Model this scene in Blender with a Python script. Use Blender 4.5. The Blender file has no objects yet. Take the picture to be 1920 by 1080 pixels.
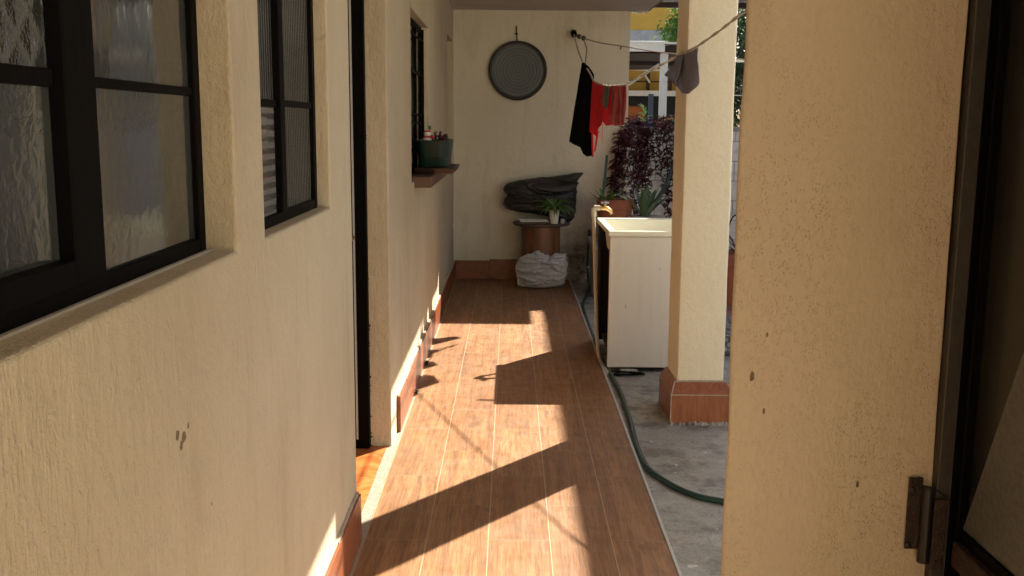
import bpy, bmesh, math, random
from mathutils import Vector, Matrix, noise
random.seed(7)
S = bpy.context.scene
COL = S.collection
R = math.radians

# ------------------------------------------------------------------ camera
cam_d = bpy.data.cameras.new('camera'); cam = bpy.data.objects.new('camera', cam_d); COL.objects.link(cam)
cam_d.sensor_width = 36; cam_d.lens = 36*1870/1920; cam_d.clip_start = .02; cam_d.clip_end = 600
def aim(pitch, yaw, roll, loc):
    f = Vector((math.sin(yaw)*math.cos(pitch), math.cos(yaw)*math.cos(pitch), -math.sin(pitch)))
    r = Vector((math.cos(yaw), -math.sin(yaw), 0)); u = r.cross(f)
    c, s = math.cos(roll), math.sin(roll)
    r2 = r*c+u*s; u2 = u*c-r*s
    m = Matrix((r2, u2, -f)).transposed().to_4x4(); m.translation = loc
    return m
cam.matrix_world = aim(.1633, .002018, .008006, Vector((0, 0, 1.5)))
S.camera = cam

# ------------------------------------------------------------------ sky, sun, exposure
EL, AZ = R(38.1), R(39.1)
w = bpy.data.worlds.new('World'); S.world = w; w.use_nodes = True
nt = w.node_tree; bg = nt.nodes['Background']
sky = nt.nodes.new('ShaderNodeTexSky'); sky.sky_type = 'NISHITA'; sky.sun_disc = False
sky.sun_elevation = EL; sky.sun_rotation = AZ; sky.dust_density = 3.0; sky.air_density = 1.0; sky.ozone_density = .6
nt.links.new(sky.outputs[0], bg.inputs[0]); bg.inputs[1].default_value = .055
sd = bpy.data.lights.new('sun', 'SUN'); sd.energy = 5.0; sd.angle = R(.5); sd.color = (1, .92, .78)
sun = bpy.data.objects.new('sun', sd); COL.objects.link(sun)
tosun = Vector((math.sin(AZ)*math.cos(EL), math.cos(AZ)*math.cos(EL), math.sin(EL)))
sun.rotation_euler = tosun.to_track_quat('Z', 'Y').to_euler(); sun.location = (8, 9, 12)
S.view_settings.view_transform = 'Standard'; S.view_settings.look = 'None'
S.view_settings.exposure = 1.8; S.view_settings.gamma = 1

# ------------------------------------------------------------------ materials
def lin(c): return tuple(((x/12.92) if x <= .04045 else ((x+.055)/1.055)**2.4) for x in c)
class NT:
    def __init__(s, name):
        s.m = bpy.data.materials.new(name); s.m.use_nodes = True; s.t = s.m.node_tree
        s.b = s.t.nodes['Principled BSDF']; s.co = s.n('TexCoord')
    def n(s, kind, **k):
        o = s.t.nodes.new('ShaderNode'+kind)
        for a, v in k.items(): setattr(o, a, v)
        return o
    def l(s, a, b): s.t.links.new(a, b)
    def setin(s, node, **k):
        for a, v in k.items(): node.inputs[a.replace('_', ' ')].default_value = v
    def map(s, scale=(1, 1, 1), loc=(0, 0, 0), rot=(0, 0, 0)):
        m = s.n('Mapping'); s.l(s.co.outputs['Object'], m.inputs[0])
        m.inputs['Scale'].default_value = scale; m.inputs['Location'].default_value = loc; m.inputs['Rotation'].default_value = rot
        return m.outputs[0]
    def noise(s, scale, detail=4, rough=.55, sc=(1, 1, 1), loc=(0, 0, 0), dist=0):
        o = s.n('TexNoise'); s.l(s.map(sc, loc), o.inputs['Vector'])
        o.inputs['Scale'].default_value = scale; o.inputs['Detail'].default_value = detail
        o.inputs['Roughness'].default_value = rough; o.inputs['Distortion'].default_value = dist
        return o.outputs['Fac']
    def ramp(s, fac, stops, interp='LINEAR'):
        o = s.n('ValToRGB'); s.l(fac, o.inputs[0]); o.color_ramp.interpolation = interp
        e = o.color_ramp.elements
        while len(e) < len(stops): e.new(.5)
        for i, (p, c) in enumerate(stops):
            e[i].position = p; e[i].color = (c, c, c, 1) if isinstance(c, (int, float)) else (*c, 1)
        return o.outputs[0]
    def mix(s, fac, a, b, mode='MIX'):
        o = s.n('Mix', data_type='RGBA', blend_type=mode)
        for k, v in ((0, fac), (6, a), (7, b)):
            if isinstance(v, (int, float)): o.inputs[k].default_value = v
            elif isinstance(v, tuple): o.inputs[k].default_value = (*v, 1)
            else: s.l(v, o.inputs[k])
        return o.outputs[2]
    def math(s, op, a, b=0.0, c=0.0):
        o = s.n('Math', operation=op)
        for k, v in ((0, a), (1, b), (2, c)):
            if isinstance(v, (int, float)): o.inputs[k].default_value = v
            else: s.l(v, o.inputs[k])
        return o.outputs[0]
    def xyz(s):
        o = s.n('SeparateXYZ'); s.l(s.co.outputs['Object'], o.inputs[0]); return o.outputs
    def bump(s, h, strength=.3, dist=.01):
        o = s.n('Bump'); s.l(h, o.inputs['Height']); o.inputs['Strength'].default_value = strength; o.inputs['Distance'].default_value = dist
        if s.b.inputs['Normal'].is_linked: s.l(s.b.inputs['Normal'].links[0].from_socket, o.inputs['Normal'])
        s.l(o.outputs[0], s.b.inputs['Normal'])
    def out(s, col=None, rough=None, **k):
        if col is not None:
            if isinstance(col, tuple): s.b.inputs['Base Color'].default_value = (*col, 1)
            else: s.l(col, s.b.inputs['Base Color'])
        if rough is not None:
            if isinstance(rough, (int, float)): s.b.inputs['Roughness'].default_value = rough
            else: s.l(rough, s.b.inputs['Roughness'])
        for a, v in k.items(): s.b.inputs[a.replace('_', ' ')].default_value = v
        return s.m
def mixc(a, k): return tuple(x*k for x in a)

def stucco(name, col, col2, ridge=.25, pits=0, stain=(.30, .22, .12), stainamt=.38, damp=None, ax=1, marks=(), lumps=0, mz_=.42):
    s = NT(name)
    big = s.noise(1.3, 3, .5)
    c = s.mix(s.ramp(big, [(.35, 0.), (.68, 1.)]), col, col2)
    st = s.noise(5, 6, .7, (1, 1, .22))
    c = s.mix(s.math('MULTIPLY', s.ramp(st, [(.53, 0.), (.78, 1.)]), stainamt), c, stain)
    fine = s.noise(150, 3, .6, (1, 1, .5))
    c = s.mix(s.math('MULTIPLY', s.ramp(fine, [(.45, 0.), (.75, 1.)]), .22), c, mixc(col, .62))
    if pits:
        v = s.n('TexVoronoi'); s.l(s.map((1, 1, .6)), v.inputs['Vector']); v.inputs['Scale'].default_value = 330
        mask = s.ramp(s.noise(5.5, 4, .65, (1, 1, .5), (3, 1, 2)), [(.40, 0.), (.60, 1.)])
        pit = s.math('MULTIPLY', s.ramp(v.outputs['Distance'], [(.20, 1.), (.42, 0.)]), mask)
        pit = s.math('MULTIPLY', pit, s.ramp(s.noise(60, 2), [(.42, 0.), (.55, 1.)]))
        c = s.mix(s.math('MULTIPLY', pit, pits), c, (.26, .18, .095)); s.bump(s.math('SUBTRACT', 1.0, pit), .35, .003)
    if damp:
        x, y, z = s.xyz()
        d = s.n('VectorMath', operation='DISTANCE'); m = s.map((1, .0, .8)); s.l(m, d.inputs[0]); d.inputs[1].default_value = damp[0]
        dd = s.math('ADD', d.outputs['Value'], s.math('MULTIPLY', s.noise(7, 5, .7), .5))
        dm = s.ramp(s.math('DIVIDE', dd, damp[1]), [(.52, 1.), (.86, 0.)])
        pn = s.noise(16, 6, .75)
        c = s.mix(s.math('MULTIPLY', dm, s.ramp(pn, [(.3, .25), (.6, 1.)])), c, (.15, .125, .085))
        s.bump(s.math('MULTIPLY', pn, dm), .9, .02)
    for (mx, my, mz, mr) in marks:
        d = s.n('VectorMath', operation='DISTANCE'); s.l(s.map((1, 1, mz_)), d.inputs[0]); d.inputs[1].default_value = (mx, my, mz*mz_)
        dd = s.math('ADD', d.outputs['Value'], s.math('MULTIPLY', s.math('SUBTRACT', s.noise(120, 2), .5), mr*1.3))
        c = s.mix(s.ramp(s.math('DIVIDE', dd, mr), [(.75, .85), (1., 0.)]), c, (.12, .07, .035))
    if lumps:
        s.bump(s.noise(28, 5, .65, (1, 1, .6), dist=.4), lumps, .012)
        s.bump(s.noise(2.2, 2, .5), .3, .05)
    sc = (1, 1, .16)
    s.bump(s.math('MULTIPLY', s.noise(85, 4, .6, sc), s.ramp(s.noise(3.1, 4, .7, (1, 1, .7), (7, 2, 1)), [(.36, .15), (.62, 1.)])), ridge, .006)
    s.bump(s.noise(9, 5, .6), .35, .03)
    s.bump(s.noise(230, 2, .6), ridge*.5, .003)
    return s.out(c, .88, Specular_IOR_Level=.25)

CR, CR2 = (.74, .66, .46), (.68, .59, .40)
M = {}
M['wall'] = stucco('house_plaster', (.60, .525, .385), (.52, .445, .315), .75, lumps=.6, mz_=1.0, marks=[(0, -1.405, .985, .010), (0, -1.375, .972, .012), (0, -1.39, .962, .009), (0, -1.35, .985, .006), (0, -1.24, .80, .004)])
M['backwall'] = stucco('back_plaster', (.69, .645, .52), (.64, .59, .465), .3, damp=((.46, 0, .12), .72))
M['pillar'] = stucco('pillar_plaster', (.84, .78, .61), (.80, .73, .56), .3, stainamt=.15)
M['bouncewall'] = stucco('bounce_plaster', (.84, .78, .66), (.80, .74, .60), .3, stainamt=.15)
M['jamb'] = stucco('gate_plaster', (.64, .535, .395), (.575, .475, .335), .6, pits=.5, lumps=.25, marks=[(-.112, -.12, 1.155, .0032), (-.093, -.12, 1.105, .0022), (-.094, -.12, 1.215, .0018), (.045, -.12, 1.0, .0025)])
def plain(name, col, rough=.6, nscale=20, amt=.25, bump=.1, **k):
    s = NT(name); nz = s.noise(nscale, 5, .6)
    c = s.mix(s.math('MULTIPLY', s.ramp(nz, [(.35, 0.), (.7, 1.)]), amt), col, mixc(col, .45))
    if bump: s.bump(nz, bump, .01)
    return s.out(c, rough, **k)
M['ceiling'] = plain('ceiling_plaster', (.55, .50, .46), .9, 3, .25)
M['slabedge'] = plain('slab_edge', (.80, .77, .70), .9, 30, .6, .5)
M['fasciadark'] = plain('eave_trim', (.10, .075, .06), .6)
M['blackmetal'] = plain('black_metal', (.0035, .003, .003), .6, 40, .4, .1, Specular_IOR_Level=.06)
M['brownmetal'] = plain('brown_metal', (.055, .048, .040), .45, 60, .5, .15, Metallic=.3)
M['rust'] = plain('rusty_metal', (.05, .031, .023), .6, 90, .8, .5, Metallic=.4)
M['darkhinge'] = plain('dark_hinge', (.012, .010, .009), .4, 60, .4, .1)
M['alu'] = plain('aluminium', (.55, .55, .52), .45, 60, .35, .05)
M['seal'] = plain('pale_seal', (.45, .42, .36), .6)
M['plastic_green'] = plain('green_plastic', (.006, .024, .018), .4, 30, .3, .05)
M['hose'] = plain('green_hose', (.012, .05, .038), .35, 50, .4, .05)
M['hosepale'] = plain('pale_green_hose', (.05, .13, .12), .5, 50, .4, .05)
M['plastic_brown'] = plain('brown_plastic', (.045, .022, .017), .45, 30, .3, .05)
M['sill'] = plain('brown_sill', (.13, .075, .05), .6, 30, .4)
M['terracotta'] = plain('terracotta', (.36, .13, .07), .8, 12, .4, .1)
M['white'] = plain('white_plastic', (.72, .70, .64), .45, 30, .12, .03)
M['pvc'] = plain('pvc_pipe', (.68, .60, .46), .45, 12, .4, .05)
M['brass'] = plain('brass', (.55, .38, .16), .3, 60, .3, .1, Metallic=.8)
M['blue'] = plain('tap_handle', (.20, .22, .32), .35)
M['soil'] = plain('soil', (.05, .035, .025), .95, 60, .6, .8)
M['rope'] = plain('rope', (.62, .57, .48), .9, 120, .5, .3)
M['ropedark'] = plain('dark_rope', (.10, .08, .06), .9, 120, .5, .3)
M['blackcloth'] = plain('black_cloth', (.004, .004, .005), 1, 90, .4, .3, Specular_IOR_Level=.05)
M['redcloth'] = plain('red_cloth', (.62, .012, .03), .85, 40, .35, .2)
M['redcloth2'] = plain('bright_red_cloth', (.75, .015, .03), .85, 40, .35, .2)
M['olivecloth'] = plain('olive_cloth', (.10, .10, .08), .9, 40, .35, .2)
M['greycloth'] = plain('grey_cloth', (.20, .205, .28), .9, 60, .35, .3)
M['sackwhite'] = plain('sack', (.60, .59, .56), .45, 30, .5, .5)
M['bagblack'] = plain('bin_bag', (.028, .026, .024), .42, 22, .4, .5)
M['fascia'] = plain('white_paint', (.88, .88, .87), .5, 9, .12, .03)
M['post'] = plain('whitewash', (.82, .82, .82), .8, 9, .25, .1)
M['yellow'] = plain('yellow_paint', (.50, .31, .055), .8, 3, .2, .1)
M['greyband'] = plain('grey_concrete', (.36, .38, .42), .9, 8, .5, .2)
M['darkwood'] = plain('dark_timber', (.05, .03, .024), .8, 10, .5, .2)
M['orange'] = plain('orange_paint', (.50, .13, .03), .7, 8, .4, .1)
M['void'] = plain('dark_interior', (.012, .012, .013), .9)  # near-black colour standing in for the shade of unlit insides
M['roof'] = plain('roof_sheet', (.33, .32, .31), .6, 8, .4, .1)
M['neigh'] = plain('neighbour_render', (.62, .58, .50), .9, 2, .35, .2)
M['flower_r'] = plain('red_petals', (.5, .04, .06), .6); M['flower_y'] = plain('yellow_petals', (.8, .55, .2), .6)
M['fabricpink'] = plain('pink_mat', (.38, .20, .18), .9, 20, .4, .2)

def cloth_stripe():
    s = NT('maroon_cloth'); n = s.noise(60, 3, .6, (1, .2, .06))
    return s.out(s.mix(s.ramp(n, [(.42, 0.), (.6, 1.)]), (.22, .012, .022), (.42, .10, .10)), .85)
M['maroon'] = cloth_stripe()

def leafmat(name, a, b, trans=.3, rough=.5):
    s = NT(name); n = s.noise(9, 3, .6)
    oi = s.n('Attribute', attribute_name='tint', attribute_type='GEOMETRY')
    c = s.mix(oi.outputs['Fac'], a, b)
    tr = s.n('BsdfTranslucent'); s.l(c, tr.inputs[0]); s.l(c, s.b.inputs['Base Color']); s.b.inputs['Roughness'].default_value = rough
    mx = s.n('MixShader'); mx.inputs[0].default_value = trans
    s.l(s.b.outputs[0], mx.inputs[1]); s.l(tr.outputs[0], mx.inputs[2]); s.l(mx.outputs[0], s.t.nodes['Material Output'].inputs[0])
    return s.m
M['leaf'] = leafmat('green_leaf', (.04, .10, .02), (.15, .27, .06))
M['leafdark'] = leafmat('dark_leaf', (.012, .03, .012), (.04, .075, .025), .15)
M['leafbright'] = leafmat('bright_leaf', (.05, .14, .02), (.16, .28, .06), .35)
M['leafpurple'] = leafmat('purple_leaf', (.035, .012, .018), (.19, .065, .080), .3, .4)
M['leafvar'] = leafmat('variegated_leaf', (.2, .4, .06), (.75, .8, .4), .3)
M['aloe'] = leafmat('aloe_leaf', (.07, .14, .075), (.22, .29, .18), .05)
M['stem'] = plain('plant_stem', (.10, .07, .04), .8)
M['purplestem'] = plain('purple_stem', (.12, .03, .05), .7)

def floor_mat():
    s = NT('wood_look_tile'); x, y, z = s.xyz()
    cb = s.n('CombineXYZ')
    s.l(s.math('SUBTRACT', y, 4.45-6.7), cb.inputs[0]); s.l(s.math('SUBTRACT', x, -.5217-.9), cb.inputs[1])
    b = s.n('TexBrick', offset=.5, offset_frequency=2, squash=1.0); s.l(cb.outputs[0], b.inputs['Vector'])
    s.setin(b, Scale=1.0, Mortar_Size=.0016, Mortar_Smooth=.3, Bias=0.0, Brick_Width=.67, Row_Height=.225)
    b.inputs['Color1'].default_value = (0, 0, 0, 1); b.inputs['Color2'].default_value = (1, 1, 1, 1)
    rnd = b.outputs['Color']
    # grain stretched along the corridor, offset per tile
    off = s.n('CombineXYZ'); s.l(s.math('MULTIPLY', rnd, 7.3), off.inputs[2])
    add = s.n('VectorMath', operation='ADD'); s.l(s.map((1, .05, 1)), add.inputs[0]); s.l(off.outputs[0], add.inputs[1])
    def nz(scale, d, r, dist=0):
        o = s.n('TexNoise'); s.l(add.outputs[0], o.inputs['Vector']); o.inputs['Scale'].default_value = scale
        o.inputs['Detail'].default_value = d; o.inputs['Roughness'].default_value = r; o.inputs['Distortion'].default_value = dist
        return o.outputs['Fac']
    g1 = nz(26, 6, .65, 1.2); g2 = nz(150, 4, .7, .4)
    c = s.mix(s.ramp(g1, [(.3, 0.), (.62, 1.)]), (.165, .072, .028), (.41, .20, .082))
    c = s.mix(s.math('MULTIPLY', s.ramp(g2, [(.40, 1.), (.52, 0.)]), .50), c, (.10, .042, .020))
    c = s.mix(s.math('MULTIPLY', rnd, .42), c, (.19, .085, .038))
    kn = s.noise(6, 4, .6, (1.4, .8, 1), (2, 5, 0))
    c = s.mix(s.math('MULTIPLY', s.ramp(kn, [(.61, 0.), (.68, 1.)]), .5), c, (.10, .05, .028))
    dust = s.noise(2.2, 5, .65)
    c = s.mix(s.math('MULTIPLY', s.ramp(dust, [(.42, 0.), (.75, 1.)]), .16), c, (.34, .25, .17))
    c = s.mix(s.math('MULTIPLY', b.outputs['Fac'], .7), c, (.36, .24, .155))
    px = s.math('ADD', x, .5217+.9); lm = s.math('ABSOLUTE', s.math('SUBTRACT', s.math('FRACT', s.math('ADD', s.math('DIVIDE', px, .225), .5)), .5))
    lm = s.ramp(s.math('MULTIPLY', lm, 100), [(.011*100*.6, 1.), (.011*100*.95, 0.)])
    c = s.mix(s.math('MULTIPLY', lm, .9), c, (.44, .30, .19))
    # pale cement joint along the house wall
    edge = s.ramp(s.math('ADD', x, s.math('MULTIPLY', s.math('SUBTRACT', s.noise(30, 3), .5), .012)), [(0, 0.), (1, 1.)])
    e = s.math('LESS_THAN', s.math('ADD', x, s.math('MULTIPLY', s.math('SUBTRACT', s.noise(35, 3), .5), .014)), -.5245)
    cem = s.mix(s.ramp(s.noise(45, 4, .7), [(.35, 0.), (.65, 1.)]), (.30, .24, .18), (.38, .32, .26))
    c = s.mix(e, c, cem)
    s.bump(s.math('ADD', s.math('MULTIPLY', g2, .5), s.math('MULTIPLY', b.outputs['Fac'], -.6)), .55, .003)
    s.bump(s.noise(6, 3), .08, .01)
    r = s.ramp(s.noise(12, 4, .6), [(.3, .40), (.7, .6)])
    return s.out(c, r, Specular_IOR_Level=.45)
M['floor'] = floor_mat()

def ceramic(name, a, b, rough=.25):
    s = NT(name); g = s.noise(22, 5, .6, (.35, .35, 1.6), dist=1.5)
    return s.out(s.mix(s.ramp(g, [(.35, 0.), (.65, 1.)]), a, b), rough)
M['skirting'] = ceramic('skirting_tile', (.17, .045, .014), (.29, .085, .028), .35)
M['orangefloor'] = ceramic('orange_floor_tile', (.50, .12, .03), (.66, .23, .07), .25)
def plinth_mat():
    s = NT('plinth_tile'); g = s.noise(30, 5, .6, (1, 1, .2), dist=1)
    return s.out(s.mix(s.ramp(g, [(.35, 0.), (.65, 1.)]), (.23, .068, .024), (.34, .115, .042)), .35)
M['plinth'] = plinth_mat()
M['grout'] = plain('grout', (.50, .42, .33), .9, 60, .5, .3)

def ground_mat():
    s = NT('courtyard_concrete')
    a = s.noise(1.1, 6, .65); b = s.noise(9, 6, .7, dist=.8); f = s.noise(90, 3, .7)
    c = s.mix(s.ramp(a, [(.35, 0.), (.65, 1.)]), (.26, .25, .215), (.41, .395, .345))
    c = s.mix(s.math('MULTIPLY', s.ramp(b, [(.42, 0.), (.66, 1.)]), .7), c, (.48, .465, .42))
    c = s.mix(s.math('MULTIPLY', s.ramp(s.noise(4.5, 6, .75, loc=(4, 2, 0)), [(.5, 0.), (.62, 1.)]), .65), c, (.09, .08, .068))
    c = s.mix(s.math('MULTIPLY', s.ramp(s.noise(3.1, 5, .7, loc=(9, 1, 3)), [(.6, 0.), (.68, 1.)]), .35), c, (.30, .12, .10))
    c = s.mix(s.ramp(s.noise(22, 2, .4, (1, .6, 1), (1, 7, 3)), [(.735, 0.), (.745, 1.)]), c, (.6, .6, .57))
    c = s.mix(s.math('MULTIPLY', s.ramp(f, [(.5, 0.), (.7, 1.)]), .4), c, (.06, .058, .05))
    s.bump(b, .35, .02); s.bump(f, .4, .005)
    return s.out(c, s.ramp(a, [(.4, .35), (.6, .8)]))
M['ground'] = ground_mat()

def glass(name, kind):
    s = NT(name)
    base = s.mix(s.ramp(s.noise(2.5, 3), [(.35, 0.), (.65, 1.)]), (.030, .034, .032), (.055, .060, .055))
    if kind == 'ripple':
        s.bump(s.noise(44, 3, .5, (1, 1, 1), dist=.4), .13, .004)
    elif kind == 'flat':
        s.bump(s.noise(14, 3, .5, (1, 1, .6)), .12, .01)
    elif kind == 'diamond':
        v = s.n('TexWave', wave_type='BANDS', bands_direction='DIAGONAL'); s.l(s.map((1, 1, 1)), v.inputs[0]); v.inputs['Scale'].default_value = 9
        v2 = s.n('TexWave', wave_type='BANDS', bands_direction='DIAGONAL'); s.l(s.map((1, 1, -1)), v2.inputs[0]); v2.inputs['Scale'].default_value = 9
        h = s.math('MAXIMUM', v.outputs['Fac'], v2.outputs['Fac'])
        base = s.mix(s.math('MULTIPLY', s.ramp(h, [(.7, 0.), (1., 1.)]), .12), base, (.3, .28, .24))
        s.bump(h, .4, .01); s.bump(s.noise(150, 2), .4, .004)
    elif kind == 'ribs':
        v = s.n('TexWave', wave_type='BANDS', bands_direction='Y'); s.l(s.map((1, 1, 1)), v.inputs[0]); v.inputs['Scale'].default_value = 14
        s.bump(v.outputs['Fac'], .35, .008)
        base = s.mix(s.math('MULTIPLY', v.outputs['Fac'], .4), base, (.14, .14, .12))
    elif kind == 'slats':
        v = s.n('TexWave', wave_type='BANDS', bands_direction='Z'); s.l(s.map((1, 1, 1)), v.inputs[0]); v.inputs['Scale'].default_value = 11
        base = s.mix(s.ramp(v.outputs['Fac'], [(.2, 0.), (.8, 1.)]), (.10, .10, .095), (.24, .24, .22))
        s.bump(v.outputs['Fac'], .3, .008)
    return s.out(base, .09, IOR=1.85)
for k in ('ripple', 'flat', 'diamond', 'ribs', 'slats'): M['g_'+k] = glass('obscured_glass_'+k, k)
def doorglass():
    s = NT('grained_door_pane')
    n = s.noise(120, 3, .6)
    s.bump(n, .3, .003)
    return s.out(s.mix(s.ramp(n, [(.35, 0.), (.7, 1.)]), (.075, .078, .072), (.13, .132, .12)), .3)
M['doorglass'] = plain('dark_door_glass', (.022, .021, .018), .22, 6, .3, .03)
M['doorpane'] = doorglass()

def wood_mat():
    s = NT('varnished_wood'); g = s.noise(16, 6, .6, (1, 1, .10), dist=1)
    return s.out(s.mix(s.ramp(g, [(.35, 0.), (.65, 1.)]), (.09, .034, .014), (.24, .095, .038)), .45)
M['wood'] = wood_mat()
M['darktop'] = plain('dark_table_top', (.09, .06, .05), .5)
def streaky(name, a, b):
    s = NT(name)
    c = s.mix(s.math('MULTIPLY', s.ramp(s.noise(14, 6, .7, (1, 1, .08)), [(.5, 0.), (.75, 1.)]), .5), a, b)
    c = s.mix(s.math('MULTIPLY', s.ramp(s.noise(5, 6, .75), [(.55, 0.), (.72, 1.)]), .4), c, b)
    c = s.mix(s.ramp(s.noise(45, 3, .5, (1, 1, .35)), [(.72, 0.), (.76, 1.)]), c, (.30, .23, .17))
    s.bump(s.noise(9, 4, .6), .15, .01)
    return s.out(c, .5)
def comal_mat():
    s = NT('griddle_face'); d = s.n('VectorMath', operation='LENGTH'); s.l(s.map((1, 0, 1)), d.inputs[0])
    w_ = s.math('SINE', s.math('MULTIPLY', d.outputs['Value'], 210))
    n = s.noise(30, 4, .6)
    c = s.mix(s.ramp(s.math('ADD', w_, s.math('MULTIPLY', n, 1.2)), [(.1, 0.), (1., 1.)]), (.075, .085, .088), (.10, .112, .115))
    s.bump(w_, .25, .004)
    return s.out(c, .5, Metallic=.2)
M['comal'] = comal_mat()
M['comalrim'] = plain('griddle_rim', (.03, .024, .02), .6, 20, .5, .2)

def block_mat():
    s = NT('whitewashed_blocks'); x, y, z = s.xyz()
    cb = s.n('CombineXYZ'); s.l(s.math('ADD', x, y), cb.inputs[0]); s.l(s.math('ADD', z, .03), cb.inputs[1])
    b = s.n('TexBrick', offset=.5); s.l(cb.outputs[0], b.inputs['Vector'])
    s.setin(b, Scale=1.0, Mortar_Size=.006, Mortar_Smooth=.3, Brick_Width=.4, Row_Height=.2)
    b.inputs['Color1'].default_value = (0, 0, 0, 1); b.inputs['Color2'].default_value = (1, 1, 1, 1)
    n = s.noise(8, 6, .7)
    c = s.mix(s.ramp(n, [(.38, 0.), (.6, 1.)]), (.66, .68, .69), (.86, .88, .90))
    c = s.mix(s.math('MULTIPLY', b.outputs['Fac'], .6), c, (.24, .23, .22))
    c = s.mix(s.math('MULTIPLY', s.ramp(s.noise(3, 5, .7), [(.5, 0.), (.7, 1.)]), .5), c, (.36, .36, .36))
    s.bump(s.math('SUBTRACT', n, b.outputs['Fac']), .5, .015)
    return s.out(c, .9)
M['block'] = block_mat()
def mosaic_mat():
    s = NT('patterned_stone'); v = s.n('TexVoronoi'); s.l(s.map(), v.inputs['Vector']); v.inputs['Scale'].default_value = 22
    return s.out(s.mix(s.ramp(v.outputs['Distance'], [(.3, 0.), (.5, 1.)]), (.33, .33, .32), (.08, .08, .08)), .8)
M['mosaic'] = mosaic_mat()

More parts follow.
